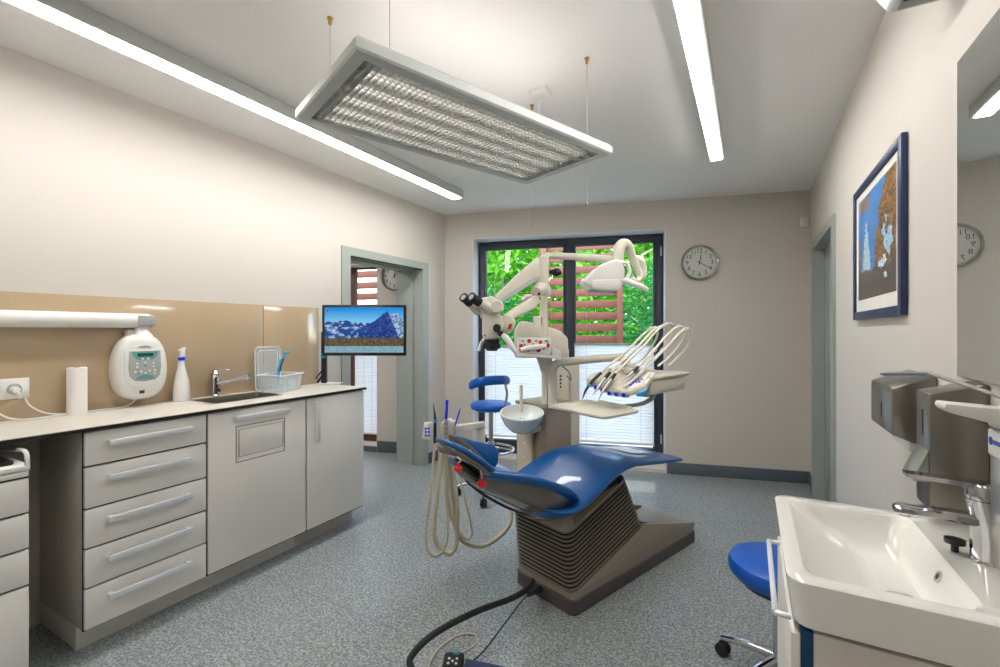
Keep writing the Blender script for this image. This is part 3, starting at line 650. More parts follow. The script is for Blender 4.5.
# ================================================================== RIGHT SIDE
# washbasin
BX0, BX1, BY0, BY1, BZ = .055, XR - .002, .935, 1.413, .87
t = thing('washbasin', 'white ceramic washbasin with sloping bowl mounted on the right wall', 'washbasin', (.25, 1.17, .78))
bm = B()
def rq(x0, x1, y0, y1, z, r, zl=None): return [V((p.x, p.y, z if zl is None else z + zl(p.x, p.y))) for p in rr(x0, x1, y0, y1, z, r, 4)]
loops = [rq(BX0 + .03, BX1, BY0 + .03, BY1 - .03, .775, .03), rq(BX0 + .012, BX1, BY0 + .012, BY1 - .012, .785, .03), rq(BX0 + .002, BX1, BY0 + .002, BY1 - .002, .86, .03),
         rq(BX0 + .002, BX1, BY0 + .002, BY1 - .002, .866, .03), rq(BX0 + .008, BX1 - .004, BY0 + .008, BY1 - .008, BZ, .026),
         rq(BX0 + .030, .322, BY0 + .030, BY1 - .034, BZ, .03), rq(BX0 + .036, .317, BY0 + .036, BY1 - .040, .865, .03),
         rq(BX0 + .060, .308, BY0 + .044, BY1 - .046, .842, .03), rq(BX0 + .11, .300, BY0 + .052, BY1 - .054, .815, .03), rq(BX0 + .145, .294, BY0 + .065, BY1 - .068, .797, .03), rq(BX0 + .165, .288, BY0 + .10, BY1 - .10, .787, .02)]
loft(bm, loops, close=False); bm.verts.ensure_lookup_table(); bm.faces.new(bm.verts[-20:]); bm.faces.new(bm.verts[:20])
bs = obj('basin', bm, 'ceramic', t)
bm = B(); lathe(bm, [(.006, 0), (.011, 0), (.011, .003), (.006, .003), (.006, 0)], (.3085, 1.135, .842), (-1, 0, .45), 16); obj('overflow_ring', bm, 'chrome', bs)
bm = B(); lathe(bm, [(0, 0), (.0062, 0), (.0062, .002), (0, .002)], (.3085, 1.135, .842), (-1, 0, .45), 16); obj('overflow_hole', bm, 'dark', bs)
bm = B(); lathe(bm, [(0, 0), (.03, 0), (.032, .004), (.02, .006), (0, .006)], (.254, 1.12, .7875), seg=20); obj('drain', bm, 'chrome', bs)
# basin tap
t = thing('basin_tap', 'chrome lever tap standing on the white washbasin', 'tap', (.385, 1.185, .87))
bm = B()
tx, ty = .400, 1.185
def oval(c, a, b_, n=20): return [V(c) + V((a * math.cos(2 * math.pi * i / n), b_ * math.sin(2 * math.pi * i / n), 0)) for i in range(n)]
loft(bm, [oval((tx, ty, .8705), .036, .030), oval((tx - .001, ty, .876), .034, .028), oval((tx - .006, ty, .92), .029, .025), oval((tx - .010, ty, .955), .027, .024), oval((tx - .014, ty, .984), .028, .025)]); obj('body', bm, 'chrome', t)
bm = B(); loft(bm, [[V((x, ty + a * w, z + b_ * h_)) for a, b_ in ((-1, -.5), (-1, .5), (-.7, 1), (.7, 1), (1, .5), (1, -.5), (.7, -1), (-.7, -1))] for x, z, w, h_ in ((tx - .005, .942, .018, .012), (tx - .06, .946, .017, .009), (tx - .135, .946, .018, .009), (tx - .146, .944, .015, .006))]); lathe(bm, [(0, 0), (.010, 0), (.010, .006), (0, .006)], (tx - .130, ty, .932), seg=16); obj('spout', bm, 'chrome', t)
bm = B(); loft(bm, [oval((tx - .014, ty, .985), .027, .0245), oval((tx - .016, ty, 1.008), .029, .026), oval((tx - .017, ty, 1.014), .026, .023)]); hcap = obj('cartridge_cap', bm, 'chrome', t)
bm = B(); loft(bm, [[V((x, ty + a * w, z + b_ * h_)) for a, b_ in ((-1, -1), (-1, 1), (1, 1), (1, -1))] for x, z, w, h_ in ((tx - .01, 1.010, .019, .005), (tx - .06, 1.013, .017, .0045), (tx - .130, 1.016, .015, .0035))]); obj('lever', bm, 'chrome', t)
bm = B(); lathe(bm, [(0, 0), (.006, 0), (.006, .012), (.016, .016), (.016, .024), (0, .025)], (.350, 1.205, .8705), seg=18); obj('plug_knob', bm, 'dark', t)
# vanity
t = thing('vanity_cabinet', 'grey cabinet with blue edge under the white washbasin', 'cabinet', (.26, 1.17, .2))
bm = B(); box(bm, .097, XR - .004, .955, 1.39, .12, .774, .002); obj('carcass', bm, 'lamside', t)
bm = B(); box(bm, .0785, .0965, .958, 1.387, .121, .773); obj('edge_band', bm, 'deepblue', t)
bm = B(); box(bm, .063, .078, .955, 1.39, .12, .766, .002); obj('door', bm, 'lam', t)
# towel rail on basin front
t = thing('towel_rail', 'short chrome towel rail fixed along the front of the washbasin', 'towel rail', (.04, 1.1, .83))
bm = B(); tube(bm, [(.064, .962, .790), (.048, .962, .790), (.041, .970, .790), (.040, .99, .790), (.040, 1.26, .790), (.041, 1.275, .790), (.048, 1.282, .790), (.064, 1.282, .790)], .0052, 10, 3); obj('bar', bm, 'alu', t)
# mirror
bm = B(); box(bm, XR - .006, XR - .0005, -.2, 1.503, 1.19, 1.952, .001)
t = thing('wall_mirror', 'frameless mirror at the right edge reflecting the clock and a strip lamp', 'mirror', (XR, .6, 1.19)); 
obj('backing', bm, 'alu', t)
bm = B(); box(bm, XR - .0075, XR - .0062, -.199, 1.502, 1.191, 1.951); obj('mirror_glass', bm, 'mirror', t)
# picture
t = thing('framed_picture', 'navy framed picture of a blue and ochre mountain landscape on the right wall', 'picture', (XR, 2.4, 1.35))
PY0, PY1, PZ0, PZ1 = 1.918, 2.70, 1.352, 1.944
bm = B()
for y0, y1, z0, z1 in ((PY0, PY0 + .04, PZ0, PZ1), (PY1 - .04, PY1, PZ0, PZ1), (PY0 + .04, PY1 - .04, PZ0, PZ0 + .034), (PY0 + .04, PY1 - .04, PZ1 - .034, PZ1)): box(bm, XR - .020, XR - .002, y0, y1, z0, z1, .003)
obj('frame', bm, 'picblue', t)
bm = B(); box(bm, XR - .012, XR - .006, PY0 + .036, PY1 - .036, PZ0 + .03, PZ1 - .03); obj('mat_board', bm, 'matb', t)
def landscape(u, v):
    """framed print: pale peak against a blue sky, ochre trees on the right and at the top left, a white stream, dark ground"""
    n = fbm(u * 14, v * 18, 1); n2 = fbm(u * 46, v * 60, 4, 3)
    c = mix3([.04, .19, .55], [.10, .30, .66], n)
    pk = .26 + .06 * (n - .5)
    if .24 < v < .74 and abs(u + .10 * (n2 - .5) - pk) < .13 * (.78 - v) / .5: c = mix3([.28, .50, .62], [.70, .80, .82], max(0, min(1, (n2 - .3) * 2)))
    edge = .62 - .28 * (1 - v) * .9 + .22 * (fbm(v * 9, 3, 8) - .5)
    if u > edge + .12 * v: c = mix3([.05, .035, .03], [.50, .25, .07], max(0, min(1, (n2 - .28) * 2.0)))
    uu = u + .30 * (fbm(u * 9, v * 9, 21) - .5); vv = v + .34 * (fbm(u * 9, v * 9, 33) - .5)
    if (uu - .80) ** 2 * 2 + (vv - .44) ** 2 < .010 + .012 * n2: c = mix3([.12, .34, .66], [.55, .75, .86], n2)
    if (uu - .66) ** 2 + (vv - .22) ** 2 * 3 < .006 + .012 * n2: c = mix3([.25, .5, .72], [.85, .9, .92], n2)
    if u < .36 and v > .80 + .18 * n - .1 * u and n2 > .42: c = [.34, .22, .09]
    if u < .10 and v < .62 and n2 > .4: c = [.22, .14, .07]
    if v < .18 + .14 * n and c[2] < .5: c = mix3([.03, .028, .028], [.15, .12, .10], n2)
    if v < .20 + .14 * n2 and u < .50 + .2 * n: c = mix3([.03, .03, .035], [.17, .13, .11], n2)
    return c
image_grid((XR - .0124, PY1 - .085, PZ0 + .085), (0, -(PY1 - PY0 - .17), 0), (0, 0, PZ1 - PZ0 - .15), 110, 80, landscape, 'print', 'print', t)
# towel dispenser, soap dispenser, elbow dispenser
def dispenser(bm, x0, y0, y1, z0, zf, zb, cut=0):
    a = [(x0, zf), (XR - .002, zb), (XR - .002, z0 - cut), (x0, z0)]
    prism(bm, [V((x, y0, z)) for x, z in a], (0, y1 - y0, 0), .004)
t = thing('towel_dispenser', 'wide brushed steel towel dispenser on the right wall, nearer the picture', 'dispenser', (XR, 1.78, 1.0))
bm = B(); dispenser(bm, .35, 1.655, 1.905, 1.008, 1.138, 1.178, .04); obj('casing', bm, 'steeld', t)
bm = B(); box(bm, .3488, .3502, 1.765, 1.773, 1.04, 1.085); obj('level_slot', bm, 'dark', t)
bm = B(); prism(bm, [(.40, 1.70, .99), (.43, 1.70, .975), (.43, 1.86, .975), (.40, 1.86, .99)], (-.004, 0, -.03), .001); obj('paper_sheet', bm, 'paper', t)
t = thing('soap_dispenser', 'narrow tall steel soap dispenser with slanted press flap beside the mirror corner', 'dispenser', (XR, 1.40, .95))
bm = B(); dispenser(bm, .35, 1.346, 1.441, .90, 1.160, 1.186); obj('casing', bm, 'steeld', t)
bm = B(); box(bm, .3488, .3502, 1.390, 1.397, 1.06, 1.12); obj('level_slot', bm, 'dark', t)
bm = B(); prism(bm, [(.349, 1.352, 1.032), (.349, 1.436, 1.032), (.322, 1.436, .962), (.322, 1.352, .962)], (.004, 0, -.001), .001); prism(bm, [(.349, 1.352, 1.03), (.324, 1.352, .962), (.35, 1.352, .962)], (0, .003, 0)); obj('press_flap', bm, 'steel', t)
t = thing('elbow_dispenser', 'steel disinfectant dispenser with white spout and long elbow lever, under the mirror', 'dispenser', (XR, 1.12, .95))
bm = B(); box(bm, .362, XR - .002, 1.015, 1.095, .90, 1.135, .004); obj('casing', bm, 'steel', t)
bm = B(); box(bm, .360, XR - .003, 1.013, 1.097, 1.136, 1.172, .004); 
prism(bm, [(.362, 1.03, 1.174), (.362, 1.03, 1.145), (.292, 1.03, 1.163), (.286, 1.03, 1.170), (.288, 1.03, 1.178)], (0, .05, 0), .003); obj('spout', bm, 'white', t)
bm = B(); box(bm, .3585, .3615, 1.02, 1.09, 1.09, 1.132, .001); lb = obj('label_plate', bm, 'white', t)
bm = B(); lathe(bm, [(0, 0), (.007, 0), (.007, .0006), (0, .0006)], (.3584, 1.078, 1.114), (-1, 0, 0), 16); box(bm, .3578, .3584, 1.03, 1.068, 1.110, 1.117); obj('label_mark', bm, 'labelblue', lb)
bm = B(); tube(bm, [(.41, 1.035, 1.172), (.385, 1.06, 1.183), (.305, 1.15, 1.217), (.295, 1.165, 1.218), (.252, 1.25, 1.209), (.252, 1.262, 1.208), (.262, 1.262, 1.207), (.315, 1.172, 1.213), (.40, 1.085, 1.176)], .0034, 8, 3); obj('elbow_lever', bm, 'steel', t)
# air conditioner high on the right wall
t = thing('air_conditioner', 'white air conditioner high on the right wall, at the top edge', 'air conditioner', (XR, 1.1, 2.14))
bm = B(); prism(bm, [V((x, .75, z)) for x, z in ((XR - .001, 2.142), (.330, 2.142), (.318, 2.150), (.291, 2.195), (.278, 2.26), (.278, 2.40), (.30, 2.43), (XR - .001, 2.43))], (0, .81, 0), .006); obj('casing', bm, 'white', t)
bm = B(); box(bm, .338, .440, .80, 1.545, 2.1395, 2.1422); obj('underside_panel', bm, 'greyp', t)
bm = B(); box(bm, .342, .385, .82, 1.51, 2.1375, 2.1396); 
for k in range(12): box(bm, .343, .384, .83 + k * .056, .834 + k * .056, 2.134, 2.1376)
obj('air_outlet', bm, 'dark', t)
# clocks
def clock(c, n, r, label, hour, minute, name='wall_clock'):
    n = V(n).normalized(); ux = V((0, 0, 1)).cross(n).normalized(); 
    # n points into the room; the reading direction to the right of a viewer is -(z x n) 
    ux = n.cross(V((0, 0, 1))) * -1
    t = thing(name, label, 'clock', c)
    c = V(c)
    bm = B(); lathe(bm, [(0, .001), (r - .004, .001), (r, .008), (r, .03), (r - .006, .038), (r - .018, .034), (r - .020, .016), (0, .016)], c, n, 48); obj('rim', bm, 'clockrim', t)
    bm = B(); lathe(bm, [(0, 0), (r - .0205, 0), (r - .0205, .001), (0, .001)], c + n * .0162, n, 48); dial = obj('dial', bm, 'clockface', t)
    bm = B()
    for k in range(12):
        a = math.radians(90 - 30 * (k + 1)); p = c + n * .0176 + (ux * math.cos(a) + V((0, 0, 1)) * math.sin(a)) * (r * .66)
        mm = Matrix((ux, V((0, 0, 1)), n)).transposed().to_4x4(); mm.translation = p
        tb = text('n', str(k + 1), r * .33, mm, 'dark', None); me = bpy.data.meshes.new('q'); tb.to_mesh(me); tb.free(); bm.from_mesh(me); bpy.data.meshes.remove(me)
    obj('numerals', bm, 'dark', dial)
    bm = B()
    for k in range(60):
        a = math.radians(6 * k); d = ux * math.cos(a) + V((0, 0, 1)) * math.sin(a); w = .0012 if k % 5 else .002
        obox(bm, c + n * .0176 + d * (r * .81), d, n, d.cross(n), r * .04, .0008, w * 1.6)
    obj('minute_marks', bm, 'dark', dial)
    for nm, ang, ln, w, hgt in (('hour_hand', 90 - 30 * (hour + minute / 60), r * .46, .007, .020), ('minute_hand', 90 - 6 * minute, r * .68, .005, .022)):
        a = math.radians(ang); d = ux * math.cos(a) + V((0, 0, 1)) * math.sin(a)
        bm = B(); obox(bm, c + n * hgt + d * (ln / 2 - .012), d, n, d.cross(n), ln + .024, .001, w); obj(nm, bm, 'dark', t)
    bm = B(); lathe(bm, [(0, 0), (.007, 0), (.007, .006), (0, .007)], c + n * .0185, n, 16); obj('hub', bm, 'dark', t)
    return t
ROOMN = V((EY, -EX, 0))
clock(bw(2.440, 0, 1.912), ROOMN, .158, 'round chrome wall clock reading twenty past twelve, on the back wall right of the window', 12, 20)
clock(bw(-.565, 0, 1.885), ROOMN, .158, 'round clock seen through the left doorway on the next room wall', 12, 7)
# motion sensor
t = thing('motion_sensor', 'small white motion sensor high in the back right corner', 'motion sensor', bw(3.262, 0, 2.2))
bm = B(); obox(bm, bw(3.262, -.022, 2.225), (EX, EY, .0), (-EY, EX, 0), (0, 0, 1), .055, .035, .085, .008); obj('housing', bm, 'white', t)
bm = B(); obox(bm, bw(3.262, -.0405, 2.215), (EX, EY, .0), (-EY, EX, 0), (0, 0, 1), .038, .006, .045, .0025); obj('lens', bm, 'cream', t)

# ================================================================== CEILING LAMPS
def strip(x0, x1, y0, y1, label):
    t = thing('strip_lamp', label, 'ceiling lamp', ((x0 + x1) / 2, y1, 2.43), group='linear strip lamps on the ceiling')
    bm = B(); box(bm, x0, x1, y0, y1, 2.436, 2.4995, .002); obj('housing', bm, 'lampbody', t)
    bm = B(); box(bm, x0 + .006, x1 - .014, y0 + .006, y1 - .012, 2.431, 2.4358, .001); obj('diffuser', bm, 'lampw', t)
strip(-2.245, -2.145, .2, 3.25, 'long strip lamp on the ceiling beside the left wall, above the cabinets')
strip(-.234, -.146, .7, 3.345, 'strip lamp on the ceiling toward the right wall, right of the hanging luminaire')
# unseen lamps added as fill: one behind the viewer, one in the next room
strip(-1.3, -1.2, -2.2, -.2, 'unseen strip lamp added on the ceiling behind the viewpoint as fill light')
t = thing('added_panel_lamp', 'unseen lamp added on the ceiling of the next room to light it', 'ceiling lamp', (-4.2, 2.4, 2.45)); bm = B(); box(bm, -4.5, -3.9, 1.9, 2.9, 2.47, 2.4995, .003); obj('housing', bm, 'lampbody', t); bm = B(); box(bm, -4.35, -4.05, 2.1, 2.7, 2.464, 2.4695); obj('diffuser', bm, 'lampw', t)
# hanging louvre luminaire
P0, PA, PB = V((-.999, .986, 0)), None, None
cN, cL, cR = V((-.999, .986, 0)), V((-1.438, 1.160, 0)), V((-.604, 2.015, 0))
la = (cR - cN).normalized(); lb_ = V((-la.y, la.x, 0)); LLen = 1.104; LWid = .472
def lp(a, b_, z): return cN + la * a + lb_ * b_ + V((0, 0, z))
def lbox(bm, a0, a1, b0, b1, z0, z1, bev=0): return obox(bm, lp((a0 + a1) / 2, (b0 + b1) / 2, (z0 + z1) / 2), la, lb_, (0, 0, 1), a1 - a0, b1 - b0, z1 - z0, bev)
ZL = 2.10
t = thing('hanging_luminaire', 'large hanging luminaire with silver louvre grid over the dental chair', 'pendant lamp', lp(.55, .236, ZL))
bm = B()
e_ = .040; FH = .045
prof = [(0, .0), (-.004, -.004), (-e_, -.003), (-e_ - .006, .004), (-e_ - .006, .030), (-e_ + .008, FH), (-.006, FH), (0, FH - .006)]
loops = []
for o_, z in prof:
    loops.append([lp(o_, o_, ZL + z), lp(LLen - o_, o_, ZL + z), lp(LLen - o_, LWid - o_, ZL + z), lp(o_, LWid - o_, ZL + z)])
loft(bm, loops + [loops[0]], close=False); bmesh.ops.remove_doubles(bm, verts=bm.verts, dist=1e-5)
obj('frame', bm, 'lampbody', t, sharp=.3)
bm = B(); na, nb = 55, 24
for i in range(1, na): 
    a = LLen * i / na; lbox(bm, a - .0011, a + .0011, 0, LWid, ZL + .002, ZL + .0145)
for j in range(1, nb):
    b_ = LWid * j / nb; lbox(bm, 0, LLen, b_ - .0011, b_ + .0011, ZL + .002, ZL + .0145)
tag(obj('louvre_grid', bm, 'louvre', t), None, None)
for j in range(5):
    bm = B(); b_ = LWid * (.10 + .20 * j); tube(bm, [lp(.05, b_, ZL + .030), lp(LLen - .05, b_, ZL + .030)], .007, 10); obj('fluorescent_tube', bm, 'tubew', t)
    bm = B(); lbox(bm, .02, .05, b_ - .016, b_ + .016, ZL + .018, ZL + .0405, .003); lbox(bm, LLen - .05, LLen - .02, b_ - .016, b_ + .016, ZL + .018, ZL + .0405, .003); obj('tube_holder', bm, 'white', t)
bm = B(); lbox(bm, .0, LLen, 0, LWid, ZL + .041, ZL + .046); obj('reflector_tray', bm, ('darktray'), t)
for b_ in (.12, .35):
    bm = B(); tube(bm, [lp(.08, b_, ZL + .066), lp(LLen - .08, b_, ZL + .066)], .009, 10); obj('upper_tube', bm, 'uptube', t)
wires = [(V((-1.411, 1.215, 0)), 0), (V((-.97, 1.062, 0)), 0), (V((-.628, 1.937, 0)), 1), (V((-1.015, 2.20, 0)), 1)]
for p, low in wires:
    bm = B(); tube(bm, [p + V((0, 0, ZL + FH if not low else 1.86)), p + V((0, 0, 2.495))], .0011, 6); w_ = obj('suspension_wire', bm, 'wire', t)
    bm = B(); lathe(bm, [(0, 0), (.005, 0), (.007, .006), (.007, .02), (.011, .022), (.011, .026), (0, .026)], p + V((0, 0, 2.4735)), seg=14); obj('ceiling_fitting', bm, 'brass', w_)
    if low:
        bm = B(); lathe(bm, [(0, 0), (.004, .001), (.005, .006), (.002, .014), (0, .015)], p + V((0, 0, 1.85)), seg=10); obj('cord_bead', bm, 'brass', w_)
bm = B(); box(bm, -.965, -.875, 2.05, 2.12, 2.470, 2.4995, .006); rose = obj('ceiling_rose', bm, 'white', t)
bm = B(); tube(bm, [(-.91, 2.09, 2.47), (-.915, 2.07, 2.40), (-.90, 2.02, 2.28), lp(LLen * .8, LWid * .5, ZL + .046)], .003, 6, 5); obj('power_cord', bm, 'white', rose)

# ================================================================== DENTAL CHAIR
t = thing('dental_chair', 'reclined blue dental chair with pleated bellows on a taupe wedge base', 'dental chair', cw(.4, 0, 0), -PH)
# base
def crr(s0, s1, t0, t1, zf, r, n=6):
    o = []
    for cs, ct, a0 in ((s1 - r, t1 - r, 0), (s0 + r, t1 - r, 90), (s0 + r, t0 + r, 180), (s1 - r, t0 + r, 270)):
        for i in range(n + 1):
            a = math.radians(a0 + 90 * i / n); s_, t_ = cs + r * math.cos(a), ct + r * math.sin(a); o.append(cw(s_, t_, zf(s_)))
    return o
bm = B(); loft(bm, [crr(0, 1.165, -.185, .205, lambda s: .001, .035), crr(-.002, 1.167, -.187, .207, lambda s: .006, .035), crr(-.002, 1.167, -.187, .207, lambda s: .066, .035), crr(.004, 1.16, -.181, .201, lambda s: .070, .035)]); obj('plinth', bm, 'plinth', t)
zw = lambda s: .098 + .274 * max(0, min(s, .585)) if s < .585 else .258 - (s - .585) * (.258 - .118) / .575
bm = B()
loft(bm, [crr(.004, 1.16, -.181, .201, lambda s: .0695, .034), crr(.004, 1.16, -.181, .201, lambda s: .098, .034)])
for t0, t1 in ((-.181, -.166), (.186, .201)):
    prism(bm, [cw(.03, t0, .09), cw(1.145, t0, .09), cw(1.15, t0, .117), cw(.600, t0, .258), cw(.585, t0, .256), cw(.03, t0, .104)], (cw(0, t1, 0) - cw(0, t0, 0)), .002)
prism(bm, [cw(.02, -.17, .09), cw(.60, -.17, .09), cw(.60, -.17, .20), cw(.02, -.17, .10)], (cw(0, .17, 0) - cw(0, -.17, 0)))
obj('base_cover', bm, 'taupe', t)
bm = B(); cbox(bm, .62, 1.14, -.165, .185, .0984, .1010); prism(bm, [cw(.60, -.166, .0985), cw(.90, -.166, .0985), cw(.90, -.166, .102), cw(.70, -.166, .120), cw(.60, -.166, .20)], (cw(0, .166, 0) - cw(0, -.166, 0))); 
tube(bm, [cw(.62, .02, .16), cw(.612, .02, .155)], .008, 10); obj('recess', bm, 'mauve', t)
bm = B(); prism(bm, [cw(.98, -.10, .104), cw(1.135, -.16, .104), cw(1.135, .17, .104), cw(.86, .17, .104)], (0, 0, .012), .003); obj('foot_plate', bm, 'taupe', t)
# bellows: stacked pleats, every pleat tilts up towards the feet
bm = B(); NP = 14
def ring(v, out):
    s0 = .004 * (1 - v) - .028 * v; s1 = .585 * (1 - v) + .43 * v; h = .176 + out
    z0 = .100 + v * .292; z1 = .258 + v * .284
    return crr(s0 - out, s1 + out, -h, h + .022, lambda s: z0 + (z1 - z0) * (s - s0) / (s1 - s0), .045, 5)
loops = []; marks = []
for k in range(NP):
    for f_, o_, mi_ in ((.0, -.016, 1), (.20, -.016, 1), (.26, .000, 0), (.40, .005, 0), (.60, .005, 0), (.74, .0, 0), (.80, -.016, 1)):
        loops.append(ring((k + f_) / NP, o_)); marks.append(mi_)
loops.append(ring(1, -.014)); marks.append(1)
R = [[bm.verts.new(p) for p in l] for l in loops]; n = len(R[0])
for i in range(len(R) - 1):
    for k in range(n): bm.faces.new((R[i][k], R[i][(k + 1) % n], R[i + 1][(k + 1) % n], R[i + 1][k])).material_index = 1 if (marks[i] == 1 or marks[(i + 1) % len(marks)] == 1) else 0
bm.faces.new(R[0]); bm.faces.new(R[-1][::-1])
obj('bellows', bm, ('ridge', 'groove'), t, sharp=1.0)
zt = lambda s: .385 + .33 * (s + .03)
bm = B(); loft(bm, [crr(-.03, .43, -.178, .200, zt, .045), crr(-.032, .432, -.18, .202, lambda s: zt(s) + .012, .045), crr(-.02, .40, -.15, .15, lambda s: min(zt(s) + .065, .50), .045)]); obj('upper_frame', bm, 'taupe', t)
# padded lofts
def pad(bm, secs, n=32, e=.62):
    loops = []
    for s, w, zm, th, dip, tc in secs:
        l = []
        for i in range(n):
            a = 2 * math.pi * i / n; c_, s_ = math.cos(a), math.sin(a)
            x = math.copysign(abs(c_) ** e, c_) * w; zz = math.copysign(abs(s_) ** .75, s_) * th / 2
            l.append(cw(s, tc + x, zm + zz - dip * (1 - (x / w) ** 2)))
        loops.append(l)
    return loft(bm, loops)
def dense(secs, n=5):
    P = [V(x[:3]) for x in secs]; Q = [V(x[3:]) for x in secs]
    a = smooth_pts(P, n); b_ = smooth_pts(Q, n); return [(*p, *q) for p, q in zip(a, b_)]
seat = [(-.185, .14, .540, .030, .02, 0), (-.165, .20, .530, .045, .03, 0), (-.12, .238, .520, .052, .035, 0), (-.03, .248, .518, .056, .05, 0), (.08, .250, .552, .056, .045, 0), (.19, .246, .588, .055, .02, 0), (.30, .238, .614, .052, -.012, 0), (.42, .230, .618, .050, -.020, 0), (.52, .222, .605, .048, -.014, 0)]
bm = B(); pad(bm, dense(seat)); se = obj('seat', bm, 'blue', t, sharp=1.2)
foot = [(.50, .222, .608, .046, -.014, 0), (.60, .214, .592, .044, -.003, 0), (.72, .208, .574, .042, .003, 0), (.84, .204, .558, .040, .006, 0), (.955, .200, .543, .038, .006, 0), (.975, .195, .540, .026, .004, 0)]
bm = B(); pad(bm, dense(foot)); ft = obj('footrest', bm, 'blue', t, sharp=1.2)
bm = B(); rows = []
def topz(s_, tt, arr):
    for p_, q_ in zip(arr, arr[1:]):
        if p_[0] <= s_ <= q_[0]:
            f_ = (s_ - p_[0]) / (q_[0] - p_[0]); w_, zm, th, dp = [p_[k] + (q_[k] - p_[k]) * f_ for k in (1, 2, 3, 4)]
            x_ = min(.985, abs(tt) / w_); ca_ = x_ ** (1 / .62); return zm + th / 2 * (1 - ca_ ** 2) ** .375 - dp * (1 - x_ ** 2)
    return arr[-1][2] + .02
full = seat[:-1] + foot
for i in range(13):
    r0 = []
    for j in range(7):
        tt = .125 - .20 * j / 6; s0q = .56 + .08 * j / 6; s_ = s0q + (.845 - s0q) * i / 12
        r0.append(cw(s_, tt, topz(s_, tt, full) + .004))
    rows.append(r0)
for zo in (0, .0015):
    vv = [[bm.verts.new(p + V((0, 0, zo))) for p in r0] for r0 in rows]
    for i in range(12):
        for j in range(6): bm.faces.new((vv[i][j], vv[i + 1][j], vv[i + 1][j + 1], vv[i][j + 1]))
obj('foot_cover', bm, 'cover', ft, sharp=1.2)
bm = B(); pad(bm, dense([(-.14, .10, .50, .02, .03, 0), (-.08, .17, .478, .05, .03, 0), (.10, .19, .488, .07, .02, 0), (.30, .17, .548, .07, 0, 0), (.45, .12, .572, .03, 0, 0)])); obj('seat_underside', bm, 'shell', t, sharp=1.2)
# backrest: blue rim pad over a dark moulded shell
back = [(.050, .12, .512, .040, .02, -.01), (.030, .180, .528, .060, .035, -.01), (-.03, .225, .574, .066, .045, 0), (-.12, .246, .628, .068, .055, 0), (-.22, .244, .674, .068, .050, 0), (-.32, .218, .708, .064, .035, 0), (-.40, .185, .726, .058, .022, 0), (-.44, .163, .734, .054, .012, 0), (-.462, .135, .737, .036, .008, 0)]
bm = B(); pad(bm, dense(back)); br = obj('backrest', bm, 'blue', t, sharp=1.2)
bm = B(); loops = []
for s, w, z, D in dense([(.030, .11, .500, .03, 0, 0), (.0, .175, .528, .075, 0, 0), (-.06, .205, .570, .125, 0, 0), (-.14, .222, .618, .150, 0, 0), (-.23, .218, .656, .140, 0, 0), (-.32, .192, .686, .112, 0, 0), (-.40, .15, .704, .080, 0, 0), (-.45, .11, .714, .045, 0, 0)]) and [x[:4] for x in dense([(.030, .11, .500, .03, 0, 0), (.0, .175, .528, .075, 0, 0), (-.06, .205, .570, .125, 0, 0), (-.14, .222, .618, .150, 0, 0), (-.23, .218, .656, .140, 0, 0), (-.32, .192, .686, .112, 0, 0), (-.40, .15, .704, .080, 0, 0), (-.45, .11, .714, .045, 0, 0)])]:
    l = [cw(s, w * math.cos(math.pi * i / 20), z - D * math.sin(math.pi * i / 20) ** .8) for i in range(21)]
    l += [cw(s, -w * math.cos(math.pi * i / 6) * .98, z - .02 * math.sin(math.pi * i / 6)) for i in range(1, 6)]
    loops.append(l)
loft(bm, loops); obj('back_shell', bm, 'shell', br, sharp=1.2)
bm = B(); pad(bm, dense([(.02, .04, .45, .02, 0, -.06), (-.02, .055, .442, .04, 0, -.06), (-.07, .055, .455, .045, 0, -.06), (-.12, .04, .478, .025, 0, -.06)])); obj('hinge_cover', bm, 'shell', t, sharp=1.2)
bm = B(); tube(bm, [cw(-.15, -.06, .462), cw(-.26, -.02, .520), cw(-.36, .02, .590), cw(-.44, .04, .66)], [.003, .006, .007, .004], 10, 5); obj('lift_lever', bm, 'dark', t)
# headrest
hs = [(-.405, .085, .715, .034, .0, -.055), (-.44, .098, .748, .038, .0, -.055), (-.50, .100, .795, .040, .0, -.055), (-.56, .094, .838, .038, .0, -.055), (-.60, .078, .862, .032, .0, -.055), (-.618, .045, .870, .018, .0, -.055)]
bm = B(); pad(bm, dense(hs)); hd = obj('headrest', bm, 'blue', t, sharp=1.2)
bm = B(); pad(bm, dense([(s, w * .93, z - .022, .038, .0, c_) for s, w, z, th, d, c_ in hs])); obj('headrest_shell', bm, 'shell', hd, sharp=1.2)
def invpt(x, y, tt):
    """chair-frame point seen at a pixel on the plane t = tt"""
    u = (x - 500) / F; dx, dy, dz = -ST_ + u * CT, CT + u * ST_, (HY - y) / F
    o = cw(0, tt, 0); det = dx * (-AY) + dy * AX; k = (o.x * (-AY) + o.y * AX) / det
    return V((dx * k, dy * k, H + dz * k))
bm = B(); q = [invpt(x, y, .06) for x, y in ((454, 435.5), (463, 437), (473, 441), (495, 445), (499.5, 451), (499, 463), (494, 471), (480, 458), (470, 449), (455, 440))]
prism(bm, q, cw(0, .03, 0) - cw(0, 0, 0), .010, seg=3); obj('headrest_wing', bm, 'blue', hd, sharp=1.0)
bm = B(); prism(bm, [invpt(x, y, .052) for x, y in ((453, 436), (460, 437), (472, 446), (482, 456), (495, 471), (492, 472.5), (478, 461), (467, 451), (455, 443))], cw(0, .045, 0) - cw(0, 0, 0), .003); obj('wing_shell', bm, 'shell', hd, sharp=1.0)
